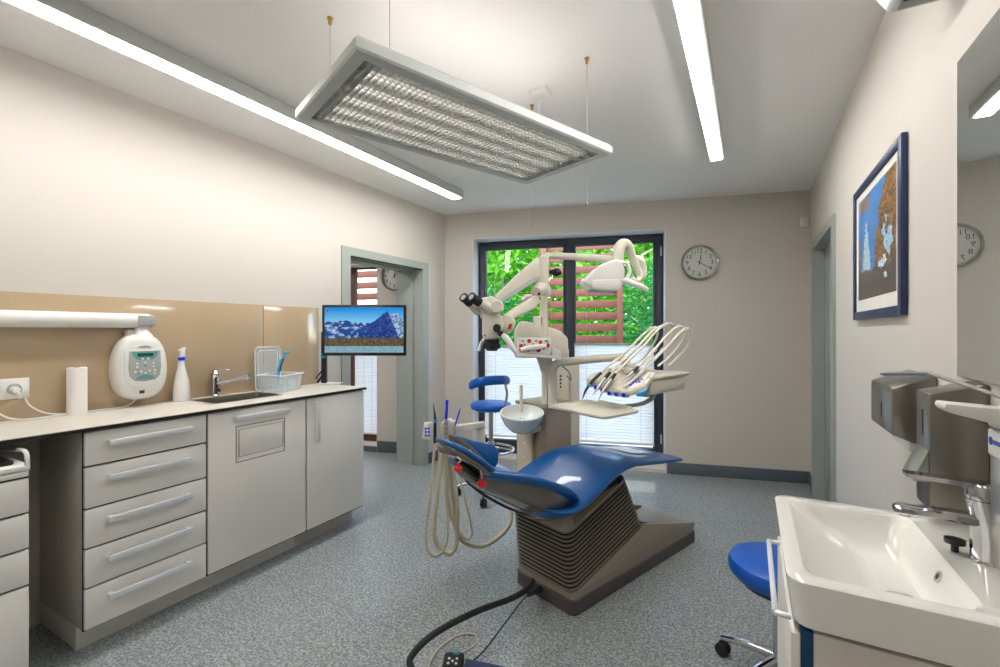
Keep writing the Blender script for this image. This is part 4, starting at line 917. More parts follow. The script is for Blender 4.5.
bm = B(); pad(bm, dense([(-.45, .02, .70, .02, 0, -.05), (-.48, .04, .72, .034, 0, -.05), (-.52, .04, .75, .034, 0, -.05), (-.55, .02, .785, .02, 0, -.05)])); tube(bm, [cw(-.40, -.03, .66), cw(-.47, -.05, .71), cw(-.54, -.05, .79)], .014, 10, 4); obj('headrest_bracket', bm, 'dark', hd, sharp=1.2)
for px_, py_, tt, lab in ((458, 469, -.17, 'left'), (482, 484.5, -.13, 'right')):
    c = invpt(px_, py_, tt)
    bm = B(); r_ = .015 if lab == 'left' else .0175
    for sg in (-1, 1): ball(bm, c + RIGHT * (sg * r_ * .48) + V((0, 0, .001)), r_ * .68, 1, .7, .85, 14)
    ball(bm, c - V((0, 0, r_ * .35)), r_ * .62, 1, .7, .9, 14); lathe(bm, [(0, 0), (.006, 0), (.0045, r_ * 1.1), (0, r_ * 1.1)], c + V((0, 0, r_ * .4)), seg=12)
    kn = obj('red_clip', bm, 'red', t); kn['label'] = 'red knob dangling at the %s of the headrest' % lab
    bm = B(); top = invpt(*((457, 457) if lab == 'left' else (470, 450)), tt + .01)
    tube(bm, [c + V((0, 0, r_ * 1.4)), (c + top) / 2 + RIGHT * .012 + V((0, 0, .01)), top], .0032, 7, 5); obj('clip_cord', bm, 'hose', kn)

# ================================================================== DENTAL UNIT with cuspidor, arms, lamp pole
t = thing('dental_unit', 'beige dental unit tower with round spittoon bowl, standing behind the dental chair', 'dental unit', cw(.48, .5, 0), -PH)
bm = B(); cbox(bm, .37, .60, .335, .60, 0, .84, .012); obj('lower_body', bm, 'smoke', t)
bm = B(); cbox(bm, .345, .371, .435, .565, 0, .80, .006); obj('front_column', bm, 'sand', t)
for z in (.745, .69, .605):
    bm = B(); lathe(bm, [(0, 0), (.0075, 0), (.0065, .004), (0, .005)], cw(.345, .497, z - .08), (-AX, -AY, 0), 14); obj('indicator', bm, 'white', t)
bm = B(); cbox(bm, .36, .62, .32, .60, .84, .862, .006); obj('top_plate', bm, 'taupe', t)
bm = B(); cbox(bm, .60, .70, .345, .56, 0, 1.10, .02); cbox(bm, .595, .602, .355, .36, .3, 1.0, 0); obj('tower_post', bm, 'cream', t)
# upper head of the tower, slanting top
q0 = [(515, 358), (515, 330), (521, 320.5), (541, 324.5), (560, 330.5), (568, 338), (569, 358)]
bm = B(); prism(bm, px_poly(q0, 2.90), VIEW * .16, .012); obj('tower_head', bm, 'cream', t)
bm = B(); prism(bm, px_poly([(563, 352), (569, 349), (569.5, 470), (563.5, 470)], 2.93), VIEW * .06, .004); obj('side_cover', bm, 'cream', t)
bm = B()
for k in range(4): obox(bm, at(560.5, 376 + k * 3.6, 2.79), RIGHT, VIEW, (0, 0, 1), .010, .004, .012)
obj('vent_slots', bm, 'dark', t)
# bowl, tilted a little towards the chair
TILT = (V((0, 0, 1)) - VIEW * .20).normalized()
bc = at(522, 412, 2.66)
bm = B(); lathe(bm, [(0, -.125), (.03, -.124), (.07, -.108), (.105, -.07), (.125, -.025), (.130, -.004), (.127, .002), (.120, .001), (.108, -.018), (.08, -.05), (.04, -.068), (.014, -.072), (0, -.073)], bc, TILT, 48); cb = obj('spittoon_bowl', bm, 'bowl', t)
bm = B(); lathe(bm, [(0, 0), (.014, 0), (.012, .003), (0, .004)], bc + V((0, 0, -.0725)), seg=16); obj('bowl_drain', bm, 'chrome', cb)
bm = B(); tube(bm, [bc + V((0, 0, -.07)), bc + V((.0, 0, -.045)), bc + V((.004, 0, -.03))], [.022, .016, .010], 14, 3); obj('rinse_cone', bm, 'bowl', cb)
bm = B(); tube(bm, [bc + VIEW * .105 + V((0, 0, -.02)), bc + VIEW * .108 + V((0, 0, .07)), bc + VIEW * .11 + V((0, 0, .145))], [.010, .011, .010], 12); obj('rinse_spout', bm, 'cream', cb)
bm = B(); cbox(bm, .26, .36, .36, .43, .70, .74, .01); obj('bowl_bracket', bm, 'cream', t)
# poles
pz = 2.72
bm = B(); tube(bm, [at(545, 404, pz), at(544.8, 330, pz), at(544.5, 296, pz), at(544, 258, pz)], [.020, .020, .020, .024], 20); obj('lamp_pole', bm, 'cream', t)
bm = B(); tube(bm, [at(552.5, 408, 2.68), at(552.5, 378, 2.68), at(553.5, 368, 2.67), at(559, 362.5, 2.65), at(568, 361.5, 2.62), at(600, 358.5, 2.52), at(621, 357, 2.46)], [.026, .026, .025, .024, .0235, .0225, .022], 20, 5); obj('instrument_arm', bm, 'cream', t)
bm = B(); tube(bm, [at(562, 366, 2.62), at(569, 372, 2.64), at(571, 380, 2.68), at(567, 376, 2.75)], .003, 6, 5); obj('arm_cable', bm, 'rubber', t)
# assistant arm and holder
q0_, q1_ = at(453, 428.5, 2.44), at(484, 424.5, 2.56)
bm = B(); obox(bm, (q0_ + q1_) / 2, q1_ - q0_, VIEW, (0, 0, 1), (q1_ - q0_).length, .045, .034, .006); obj('assistant_arm', bm, 'cream', t)
bm = B(); prism(bm, px_poly([(477, 426), (485, 423), (485, 446), (478, 448)], 2.55), VIEW * .05, .004); tube(bm, [at(481.5, 446, 2.575), at(481.5, 476, 2.575), at(492, 492, 2.62), cw(.37, .50, .36)], .020, 12, 3); obj('arm_elbow', bm, 'cream', t)
bm = B(); prism(bm, px_poly([(439, 441), (440, 425), (444, 421), (450, 419.5), (452, 422), (455, 421), (457, 431), (455, 441), (448, 442)], 2.42), VIEW * .06, .006); hol = obj('instrument_holder', bm, 'cream', t)
bm = B(); prism(bm, px_poly([(421.8, 438.5), (424, 422.5), (432.5, 422.5), (431, 441)], 2.40), VIEW * .014, .003); kp = obj('keypad', bm, 'white', hol)
for r_ in range(3):
    for c_ in range(2):
        bm = B(); lathe(bm, [(0, 0), (.006, 0), (.0055, .0025), (0, .003)], at(425.8 + c_ * 3.0 + .1 * r_, 428.5 + r_ * 3.5, 2.3995), -VIEW, 10); obj('key', bm, 'vblue', kp)
bm = B(); lathe(bm, [(0, 0), (.003, 0), (.003, .002), (0, .002)], at(427.5, 425.5, 2.3995), -VIEW, 8); obj('key', bm, 'orange', kp)
# handpieces standing in the holder
bm = B(); tube(bm, [at(435, 443, 2.38), at(435, 430, 2.38), at(435, 418, 2.38), at(433.5, 404, 2.38)], [.008, .009, .007, .002], 12, 3); hp = obj('curing_handpiece', bm, 'dark', hol)
bm = B(); lathe(bm, [(0, 0), (.0095, 0), (.0095, .018), (0, .018)], at(435.3, 422.5, 2.38), seg=14); obj('cyan_ring', bm, 'cyan', hp)
bm = B(); tube(bm, [at(445.5, 441, 2.38), at(445.5, 435, 2.38), at(445.8, 426, 2.38), at(446, 419, 2.38)], [.011, .009, .012, .009], 12); hp = obj('suction_handpiece', bm, 'steel', hol)
for yy in (424, 429, 434):
    bm = B(); lathe(bm, [(.006, 0), (.0125, 0), (.0125, .008), (.006, .008), (.006, 0)], at(445.7, yy, 2.38), seg=16); obj('collar', bm, 'greyp', hp)
bm = B(); tube(bm, [at(446, 419.5, 2.38), at(446.8, 408, 2.38), at(447, 402, 2.38), at(447.2, 400, 2.38)], [.0075, .0068, .0075, .0085], 12); obj('suction_tip', bm, 'vblue', hp)
bm = B(); tube(bm, [at(453.5, 438, 2.38), at(455, 425, 2.38)], [.009, .005], 10); hp = obj('saliva_ejector', bm, 'steel', hol)
bm = B(); tube(bm, [at(455, 426, 2.38), at(459.5, 411, 2.38)], .0042, 8); obj('ejector_tube', bm, 'vblue', hp)
bm = B(); ball(bm, at(460, 409.5, 2.38), .006, seg=10); obj('ejector_tip', bm, 'cyan', hp)
hoses = [
 ([(435, 442, 2.38), (432.5, 470, 2.37), (430, 500, 2.36), (426, 527, 2.36), (427, 548, 2.36), (435, 556, 2.37), (444, 549, 2.40), (447.5, 533, 2.42), (446, 500, 2.46), (444, 470, 2.48), (443, 442, 2.46)], .0085),
 ([(441, 441, 2.42), (439.5, 470, 2.41), (436.5, 500, 2.40), (434, 528, 2.40), (437, 543, 2.40), (447, 554, 2.41), (455, 548, 2.44), (457, 530, 2.46), (454, 500, 2.48), (449, 470, 2.48), (447, 442, 2.46)], .0145),
 ([(446, 441, 2.41), (446, 470, 2.42), (447, 495, 2.44), (450, 512, 2.46), (454, 521, 2.47), (458, 534, 2.48), (464, 542, 2.50), (475, 546, 2.54), (486, 545, 2.58), (499, 537, 2.62), (508, 527, 2.66), (511, 518, 2.70), (511, 505, 2.72)], .0145),
 ([(450, 441, 2.42), (452.5, 465, 2.43), (456, 490, 2.44), (457.5, 515, 2.45), (456.5, 540, 2.46)], .0125),
 ([(455, 439, 2.42), (459, 470, 2.43), (463, 492, 2.45), (470, 520, 2.47), (472, 533, 2.48), (468.5, 539.5, 2.48), (462, 536, 2.46), (456, 524, 2.46), (452, 500, 2.46), (450, 470, 2.46), (449, 444, 2.45)], .0065)]
for pts, r_ in hoses:
    bm = B(); tube(bm, [at(*p) for p in pts], r_ * .82, 12, 5); obj('hose', bm, 'hose', hol)
# delivery head with tray, hanging on the instrument arm
K = V((-.456, 2.203, .985)); ji = V((-.967, .203, 0)).normalized(); jj = V((.322, .947, 0)).normalized()
def dl(a, b_, z): return K + ji * a + jj * b_ + V((0, 0, z))
t = thing('instrument_unit', 'cream dentist instrument unit with arching white hoses above the chair, on the swing arm', 'instrument unit', dl(.15, .25, 0))
UPZ = V((0, 0, 1))
bm = B(); prism(bm, [dl(-.005, .10, .0), dl(-.005, .46, .0), dl(.22, .46, .0), dl(.22, .10, .0)], (0, 0, .075), .012); 
prism(bm, [dl(-.012, .08, .075), dl(-.012, .49, .075), dl(.24, .49, .075), dl(.24, .08, .075)], (0, 0, .018), .006); obj('rear_box', bm, 'cream', t)
def deck(z, off=0): return [dl(a, b_, z + zz) for a, b_, zz in ((-.01, .02, .022), (.03, -.035, .004), (.10, -.03, .006), (.20, -.005, .022), (.30, .02, .045), (.315, .06, .055), (.27, .16, .088), (.10, .17, .088), (-.01, .13, .084))]
bm = B(); prism(bm, deck(.0), (0, 0, .030), .008); dk = obj('deck', bm, 'cream', t)
bm = B(); prism(bm, [dl(-.016, .012, .010), dl(.006, -.022, .004), dl(-.002, .02, .020), dl(-.016, .05, .026)], (0, 0, .018), .003); obj('blue_fin', bm, 'cyan', dk)
bm = B(); prism(bm, [dl(.004, .02, .054), dl(.035, -.012, .040), dl(.075, -.008, .040), dl(.06, .12, .106), dl(.01, .12, .108)], (0, 0, .006), .003); kp = obj('control_panel', bm, 'white', dk)
for a, b_ in ((.022, .035), (.034, .03), (.022, .055), (.036, .05), (.048, .004), (.060, .006), (.046, .02), (.060, .022)):
    bm = B(); q = dl(a, b_, .0) ; zz = .046 + (b_ + .012) / .132 * .066; lathe(bm, [(0, 0), (.0052, 0), (.0048, .006), (0, .007)], V((q.x, q.y, K.z + zz)), seg=10); obj('key', bm, 'vblue', kp)
bm = B(); q = dl(.034, .085, .0); lathe(bm, [(0, 0), (.004, 0), (.004, .003), (0, .003)], V((q.x, q.y, K.z + .1)), seg=8); obj('key', bm, 'orange', kp)
# instrument cradles along the front edge
for k in range(6):
    a = .05 + k * .042; z = .012 + max(0, k - 2) * .010
    bm = B(); obox(bm, dl(a, -.038 + .008 * k, z), jj, ji, UPZ, .03, .032, .024, .006); obj('cradle', bm, 'greyp', dk)
    bm = B(); lathe(bm, [(0, 0), (.0095, 0), (.0095, .004), (0, .005)], dl(a, -.053 + .008 * k, z), -jj, 14); obj('blue_button', bm, 'vblue', dk)
# whip arms and handpieces: pixel path at an explicit depth, front tip -> hose arch -> back into the box
whips = [
 # tip, body mid, body end ; arch top ; return
 ([(582.5, 399, 2.22), (586, 390, 2.24), (593, 380.5, 2.27), (601, 373, 2.29)], [(601, 373, 2.29), (612, 363, 2.34), (625, 353, 2.38), (640, 337.5, 2.46), (650, 329, 2.50), (656, 327.5, 2.53), (657.5, 334, 2.56), (654, 343, 2.58), (645, 356, 2.58), (632, 366, 2.56), (624, 372, 2.52)], 'dark'),
 ([(593, 395, 2.20), (599, 386, 2.22), (605, 378, 2.25), (610, 372.5, 2.27)], [(610, 372.5, 2.27), (620, 363, 2.31), (631, 354, 2.36), (645, 339, 2.44), (655, 329, 2.50), (663, 326, 2.54), (666, 329, 2.57), (663, 338, 2.60), (655, 350, 2.60), (642, 362, 2.57), (634, 370, 2.52)], 'steel'),
 ([(598.5, 400, 2.18), (604, 389, 2.20), (611, 379.5, 2.23), (615, 374, 2.25)], [(615, 374, 2.25), (625, 364, 2.30), (640, 350, 2.38), (652, 336, 2.46), (662, 326.5, 2.52), (669, 323.5, 2.56), (672.5, 326, 2.59), (670, 336, 2.62), (662, 350, 2.61), (650, 362, 2.57), (643, 370, 2.52)], 'steel'),
 ([(620, 383, 2.20), (627, 377, 2.22), (633, 372, 2.24), (638, 367, 2.26)], [(638, 367, 2.26), (648, 357, 2.32), (660, 343, 2.42), (671, 331, 2.50), (678, 327, 2.55), (684, 328, 2.58), (684, 337, 2.62), (678, 347, 2.63), (668, 358, 2.60), (658, 366, 2.55)], 'steel'),
 ([(624, 388, 2.18), (632, 381, 2.20), (640, 374, 2.22), (646, 368, 2.24)], [(646, 368, 2.24), (655, 359, 2.30), (667, 347, 2.40), (678, 335, 2.48), (685, 329, 2.54), (690, 329.5, 2.58), (690.5, 338, 2.62), (686, 348, 2.63), (677, 358, 2.60), (668, 366, 2.54)], 'cream')]
for i, (h_, w_, m_) in enumerate(whips):
    bm = B(); tube(bm, [at(*p) for p in h_], [.002, .0065, .0085, .0075] if m_ != 'cream' else [.0075, .0085, .0085, .0075], 12, 4); hp = obj('handpiece', bm, m_, t)
    if i == 0:
        bm = B(); lathe(bm, [(0, 0), (.009, 0), (.009, .012), (0, .012)], at(588.2, 386, 2.245), at(593, 380.5, 2.27) - at(586, 390, 2.24), 14); obj('cyan_ring', bm, 'cyan', hp)
    if i in (1, 2, 3):
        bm = B(); tube(bm, [at(*h_[2]), at(*h_[3])], [.0095, .0085], 12); obj('grip', bm, 'dark', hp)
    bm = B(); tube(bm, [at(*p) for p in w_], .0062, 10, 5); ho = obj('whip_hose', bm, 'whip', t)
    for j in (4, 8):
        bm = B(); p = at(*w_[j]); d = at(*w_[j + 1]) - at(*w_[j - 1]); lathe(bm, [(.004, -.008), (.010, -.008), (.010, .008), (.004, .008), (.004, -.008)], p, d, 12); ball(bm, p + V((.004, 0, .012)), .004, seg=8); obj('hose_clip', bm, 'whip', ho)
    bm = B(); p = at(*w_[5]) + V((0, 0, .008)); ball(bm, p, .005, seg=8); obj('blue_tip', bm, 'vblue', ho)
bm = B(); 
for k in range(5): obox(bm, dl(.04 + k * .045, .15 + .01 * (k % 2), .112), jj, ji, UPZ, .10, .030, .022, .008)
obj('hose_guide', bm, 'cream', t)
bm = B(); tube(bm, [at(621, 357, 2.46), dl(.13, .26, .04)], [.022, .03], 16); lathe(bm, [(0, -.03), (.035, -.03), (.035, .0), (0, .0)], dl(.12, .27, .0), seg=24); obj('arm_pivot', bm, 'cream', t)
# tray on its curved bracket
bm = B(); tube(bm, [at(655, 391, 2.36), at(652, 398, 2.34), at(644, 403, 2.32), at(634, 405.2, 2.30), at(626, 405.5, 2.29)], [.012, .012, .011, .010, .009], 12, 5); br_ = obj('tray_bracket', bm, 'greyp', t)
ta, tb, tc_, td = V((-.878, 2.079, .93)), V((-.766, 2.363, .93)), V((-.442, 2.158, .93)), V((-.544, 1.909, .93))
def quad_r(ins, z): 
    c = (ta + tb + tc_ + td) / 4; o = []
    for p, a, b_ in ((ta, td, tb), (tb, ta, tc_), (tc_, tb, td), (td, tc_, ta)):
        da = (a - p).normalized(); db = (b_ - p).normalized(); q = p + (da + db) * ins
        r = .025
        for k in range(5):
            f_ = k / 4; o.append(V((*(q + da * r * (1 - f_) ** 2 + db * r * f_ ** 2).xy, .93 + z)))
    return o
bm = B(); loft(bm, [quad_r(.008, -.010), quad_r(0, -.004), quad_r(0, .004), quad_r(.008, .005), quad_r(.014, -.003), quad_r(.05, -.004)]); obj('tray', bm, 'cream', t)
bm = B(); tube(bm, [(tb + tc_) / 2 + (tb - tc_) * .25 + V((0, 0, .006)), (tb + tc_) / 2 - (tb - tc_) * .35 + V((0, 0, .006))], .008, 8); obj('tray_grip', bm, 'cream', t)

# operating lamp
t = thing('operating_lamp', 'white dental operating lamp on a horizontal arm in front of the right glazed door', 'dental lamp', at(618, 262, 2.35))
bm = B(); tube(bm, [at(542, 260.5, 2.72), at(546, 257, 2.72), at(552, 256, 2.70), at(580, 257, 2.60), at(617, 260, 2.42)], [.020, .021, .020, .0195, .022], 16, 4); obj('lamp_arm', bm, 'cream', t)
bm = B(); tube(bm, [at(617, 268, 2.42), at(618, 258, 2.42), at(619, 249, 2.42), at(623, 244, 2.43), at(628, 246, 2.45), at(632, 256, 2.47), at(637, 268, 2.48), at(640, 277, 2.48), at(637, 281, 2.46), at(631, 278, 2.44)], [.028, .030, .030, .029, .026, .022, .02, .018, .014, .010], 16, 4); obj('yoke', bm, 'cream', t)
bm = B(); tube(bm, [at(634, 258, 2.50), at(641, 262, 2.52), at(643, 272, 2.52), at(641, 280, 2.50)], [.020, .024, .022, .014], 14, 4); obj('yoke_pivot', bm, 'cream', t)
LZ = 2.28; body = [(583.5, 283), (585, 278), (589.5, 275), (594, 270), (600, 265), (609, 261), (618, 258.5), (623, 262), (625.5, 270), (625, 280), (621, 290), (611, 291.5), (600, 290.5), (592, 289), (588, 285.5)]
bm = B(); prism(bm, px_poly(body, LZ), VIEW * .15, .028, seg=4); lh = obj('lamp_head', bm, 'white', t, sharp=1.2)
bm = B(); prism(bm, px_poly([(591, 280), (621, 279), (619, 290.5), (592.5, 289.5)], LZ - .006), VIEW * .03, .006); obj('reflector_window', bm, 'white', lh)
bm = B(); prism(bm, px_poly([(590.5, 289.5), (619, 291), (617, 293), (592, 291.3)], LZ + .02), VIEW * .10, .003); obj('lens_slot', bm, 'greyp', lh)
bm = B(); tube(bm, [at(581, 281, LZ + .07), at(586, 282, LZ + .07)], [.012, .020], 14); obj('end_knob', bm, 'white', lh)
bm = B(); tube(bm, [at(620, 281, LZ + .02), at(628, 281.5, LZ), at(636, 284.5, LZ - .02), at(643, 287.5, LZ - .03), at(648, 290, LZ - .03)], [.018, .015, .015, .014, .011], 14, 3); obj('lamp_handle', bm, 'white', t)
bm = B(); tube(bm, [at(620, 262, LZ + .02), at(627, 264, LZ + .02), at(629.5, 272, LZ + .02), at(626, 280, LZ + .02)], .010, 10, 4); obj('handle_bow', bm, 'white', t)

# microscope
t = thing('dental_microscope', 'white dental microscope with black eyepieces on an articulated arm, left of the lamp', 'microscope', at(543, 280, 2.68))
MZ = 2.66
bm = B(); prism(bm, px_poly([(537, 286), (536.5, 262), (538.5, 257.5), (542, 255.5), (549, 255.5), (549, 286), (548, 293), (541, 293)], MZ - .06), VIEW * .11, .012, seg=3); obj('joint_column', bm, 'cream', t)
bm = B(); tube(bm, [at(549, 272, MZ), at(553, 272, MZ)], [.012, .014], 12); ball(bm, at(556.5, 272.5, MZ), .026, 1.15, 1, .95, 18); obj('lock_knob', bm, 'dark', t)
a1, a2 = at(540, 266, MZ), at(497, 299, 2.36)
bm = B(); q = px_poly([(537.5, 256.5), (543, 256), (545, 272), (541, 279), (500, 303), (494, 300), (495, 294), (520, 270)], 0)
def slab(bm, pts, depths, thick, bev, mi=0, seg=3): return prism(bm, [at(x, y, d) for (x, y), d in zip(pts, depths)], VIEW * thick, bev, mi, seg)
slab(bm, [(537, 257), (543, 256), (544, 272), (538, 277), (500, 302), (495, 303), (495, 295.5), (519, 272)], [2.60, 2.62, 2.62, 2.60, 2.36, 2.33, 2.33, 2.48], .085, .010); ua = obj('spring_arm', bm, 'cream', t)
bm = B(); slab(bm, [(533, 264), (536, 266.5), (520, 277.5), (516, 279)], [2.585, 2.59, 2.50, 2.48], .003, 0); obj('arm_line', bm, 'greyp', ua)
bm = B(); slab(bm, [(538, 274), (539, 279), (503, 302.5), (498, 301)], [2.59, 2.59, 2.36, 2.345], .01, .001); obj('arm_shadow_gap', bm, 'greyp', ua)
bm = B(); tube(bm, [at(494.5, 300, 2.37), at(494.5, 291, 2.37)], [.006, .005], 8); obj('arm_pin', bm, 'steel', t)
bm = B(); tube(bm, [at(546, 286, MZ - .02), at(540, 289, MZ - .05), at(536, 293, MZ - .1)], [.036, .038, .034], 18, 3); ball(bm, at(546, 291, MZ - .03), .034, seg=18); el = obj('elbow', bm, 'cream', t)
bm = B(); lathe(bm, [(0, 0), (.008, 0), (.008, .003), (0, .003)], at(539, 294, MZ - .13), -VIEW, 12); obj('bolt', bm, 'dark', el)
bm = B(); slab(bm, [(540, 299), (536, 295), (528, 297), (505, 314), (501, 318), (503, 321.5), (511, 321), (537, 307.5)], [2.56, 2.54, 2.52, 2.34, 2.30, 2.30, 2.36, 2.54], .07, .012); obj('fore_arm', bm, 'cream', t)
bm = B(); tube(bm, [at(522, 300, 2.44), at(525, 296.5, 2.47), at(531, 295.5, 2.5)], [.008, .011, .009], 10, 3); obj('arm_handle', bm, 'cream', t)
# optics head
HZ = 2.24
bm = B(); slab(bm, [(482, 314), (492, 312), (502, 315), (504, 325), (501, 334), (498, 339), (484, 339.5), (482, 336)], [HZ] * 8, .11, .010); hb = obj('optics_body', bm, 'cream', t)
bm = B(); obox(bm, at(484.8, 335.5, HZ - .001), RIGHT, VIEW, UPZ, .010, .001, .008); obj('brand_dot', bm, 'red', hb)
bm = B(); lathe(bm, [(0, 0), (.032, 0), (.034, .012), (.028, .02), (0, .02)], at(497.5, 307, HZ - .01), V((.25, -.9, .1)), 24); lathe(bm, [(0, 0), (.045, 0), (.045, .06), (0, .06)], at(489, 318, HZ + .05), (0, 0, 1), 24); slab(bm, [(477, 303), (483, 297), (493, 296), (500, 303), (501, 313), (492, 317), (483, 315)], [HZ] * 7, .09, .012); obj('binocular_head', bm, 'cream', t)
for (x0, y0, x1, y1, dz) in ((463, 297, 477, 309, .03), (471, 296.5, 487, 308, -.035)):
    d0_ = at(x0, y0, HZ - .05 + dz); d1_ = at(x1, y1, HZ + .03 + dz); dd = d1_ - d0_
    bm = B(); tube(bm, [d0_ + dd * .50, d1_ + dd * .15], [.024, .028], 18); ey = obj('eyepiece_tube', bm, 'cream', t)
    bm = B(); lathe(bm, [(0, .006), (.015, .004), (.017, 0), (.023, 0), (.0235, .012), (.020, .022), (.0225, .03), (.0225, dd.length * .52), (0, dd.length * .52)], d0_, dd, 24); e2 = obj('eyepiece', bm, 'rubber', ey)
    bm = B(); lathe(bm, [(0, 0), (.014, 0), (.014, .002), (0, .002)], d0_ + dd * .005, dd, 20); obj('lens', bm, 'greyp', e2)
bm = B()
lathe(bm, [(0, -.060), (.026, -.062), (.032, -.052), (.041, -.050), (.042, -.028), (.037, -.026), (.037, 0), (0, 0)], at(492, 338.5, HZ + .055), (0, 0, 1), 28); ob = obj('objective', bm, 'rubber', t)
bm = B()
for k in range(18):
    a = 2 * math.pi * k / 18; c = at(492, 338.5, HZ + .055) + V((.0415 * math.cos(a), .0415 * math.sin(a), -.039)); obox(bm, c, (math.cos(a), math.sin(a), 0), (-math.sin(a), math.cos(a), 0), UPZ, .004, .006, .018, .001)
obj('grip_ring', bm, 'rubber', ob)
for x, y, r_ in ((497, 328, .020), (500.5, 333.5, .014)):
    bm = B(); lathe(bm, [(0, 0), (r_ * .8, 0), (r_, .004), (r_, .018), (r_ * .8, .024), (0, .024)], at(x, y, HZ), -VIEW, 20); obj('focus_knob', bm, 'rubber', t)
bm = B(); tube(bm, [at(501, 334, HZ - .01), at(506, 338, HZ - .02), at(511, 345, HZ - .03), at(515, 351, HZ - .03), at(517.5, 351, HZ - .03)], [.011, .016, .015, .012, .005], 14, 4); obj('guide_handle', bm, 'white', t)
bm = B(); tube(bm, [at(485, 338, HZ + .06), at(481, 344, HZ + .05), at(478.5, 351, HZ + .04)], [.009, .010, .009], 12, 3); obj('guide_handle', bm, 'white', t)
bm = B(); slab(bm, [(503, 314), (512, 316), (516, 322), (513, 331), (505, 335), (502, 328)], [HZ + .03] * 6, .06, .01); obj('side_port', bm, 'cream', t)
bm = B(); tube(bm, [at(511, 324, HZ + .02), at(509, 329, HZ + .02)], .008, 10); obj('red_button', bm, 'red', t)
bm = B(); slab(bm, [(533, 316), (541, 316), (541, 325), (534, 325)], [2.70] * 4, .05, .006); tube(bm, [at(542, 300, 2.72), at(542, 317, 2.72)], .015, 10); obj('arm_bracket', bm, 'cream', t)

# glove box on its shelf
t = thing('glove_box_shelf', 'small white shelf behind the microscope that carries the patterned tissue box', 'shelf', at(535, 358, 2.55))
bm = B(); slab(bm, [(516, 353), (553, 355), (553, 358.5), (516, 355.5)], [2.52] * 4, .14, .002); slab(bm, [(552, 347), (561, 351), (561, 360), (552, 358)], [2.53] * 4, .14, .003); obj('shelf_board', bm, 'white', t)
bm = B(); slab(bm, [(536, 356), (552, 357), (552, 362), (545, 372), (541, 372)], [2.66] * 4 + [2.66], .03, .002); obj('shelf_bracket', bm, 'cream', t)
t = thing('tissue_box', 'white tissue box with red and green dots below the microscope arm', 'tissue box', at(535, 353, 2.55))
bo = at(518, 353, 2.53); bux = at(551, 354.5, 2.53) - bo; bux.z = 0; bw_ = bux.length; bux.normalize()
bm = B(); obox(bm, bo + bux * bw_ / 2 + VIEW * .055 + V((0, 0, .042)), bux, VIEW, UPZ, bw_, .11, .082, .002); obj('carton', bm, 'white', t)
dots = [(.12, .05, .017, 'red'), (.34, .80, .015, 'red'), (.30, .12, .016, 'red'), (.68, .72, .013, 'red'), (.90, .50, .016, 'red'), (.62, .10, .017, 'red'), (.05, .45, .015, 'red'), (.2, .55, .008, 'leafA'), (.5, .35, .010, 'leafA'), (.78, .3, .010, 'leafA'), (.55, .85, .008, 'leafA'), (.85, .85, .009, 'leafA'), (.97, .75, .008, 'sky'), (.8, .6, .006, 'sky'), (.45, .6, .008, 'orange'), (.15, .85, .008, 'leafA')]
for u_, v_, r_, m_ in dots:
    u_ = min(max(u_, .1), .9); v_ = min(max(v_, .2), .8)
    bm = B(); lathe(bm, [(0, 0), (r_ * .8, 0), (r_ * .8, .0006), (0, .0006)], bo + bux * bw_ * u_ + V((0, 0, .001 + .082 * v_)), -VIEW, 14); obj('printed_dot', bm, m_, t)
bm = B(); tube(bm, [bo + bux * bw_ * .08 - VIEW * .004 + V((0, 0, .018)), bo + bux * bw_ * .45 - VIEW * .010 + V((0, 0, .030)), bo + bux * bw_ * .86 - VIEW * .005 + V((0, 0, .040))], [.012, .016, .011], 10, 4); obj('tissue', bm, 'paper', t)

# foot control, hoses on the floor
t = thing('foot_control', 'foot control with black button block and pedal on the floor at the bottom edge', 'foot control', (-.98, 1.45, 0))
fx = V((.897, .442, 0)).normalized(); fy = V((-fx.y, fx.x, 0)); fo = V((-.992, 1.385, 0))
bm = B(); obox(bm, fo + fx * .02 + fy * .03 + V((0, 0, .022)), fx, fy, UPZ, .075, .13, .042, .008); fb = obj('button_block', bm, 'rubber', t)
for a, b_ in ((.005, .055), (.035, .055), (.005, .03), (.035, .03), (.02, .042)):
    bm = B(); lathe(bm, [(0, 0), (.0055, 0), (.005, .003), (0, .0035)], fo + fx * a + fy * b_ + V((0, 0, .0425)), seg=10); obj('button', bm, 'white', fb)
bm = B(); lathe(bm, [(0, 0), (.015, 0), (.013, .008), (0, .012)], fo + fx * .03 + fy * .088 + V((0, 0, .0425)), seg=16); obj('teal_button', bm, 'teal', fb)
bm = B(); prism(bm, [fo + fx * .065 + fy * -.04 + V((0, 0, .004)), fo + fx * .22 + fy * -.06 + V((0, 0, .004)), fo + fx * .215 + fy * .05 + V((0, 0, .004)), fo + fx * .065 + fy * .085 + V((0, 0, .004))], (0, 0, .022), .004); obj('pedal', bm, 'picblue', t)
bm = B(); tube(bm, [fo + fx * .02 + fy * .096 + V((0, 0, .015)), fo + fx * .04 + fy * .14 + V((0, 0, .006)), fo + fx * .09 + fy * .19 + V((0, 0, .005)), fo + fx * .085 + fy * .25 + V((0, 0, .005)), fo + fx * .02 + fy * .25 + V((0, 0, .005)), fo + fx * -.05 + fy * .17 + V((0, 0, .005)), fo + fx * -.075 + fy * .08 + V((0, 0, .005)), fo + fx * -.06 + fy * -.02 + V((0, 0, .005)), fo + fx * -.09 + fy * -.12 + V((0, 0, .005))], .004, 8, 6); obj('loop_cable', bm, 'hose', t)
t = thing('floor_hose', 'thick black hose curving over the floor from the chair base to the front edge', 'hose', (-.95, 1.98, .05))
pe = cw(-.002, .075, .05)
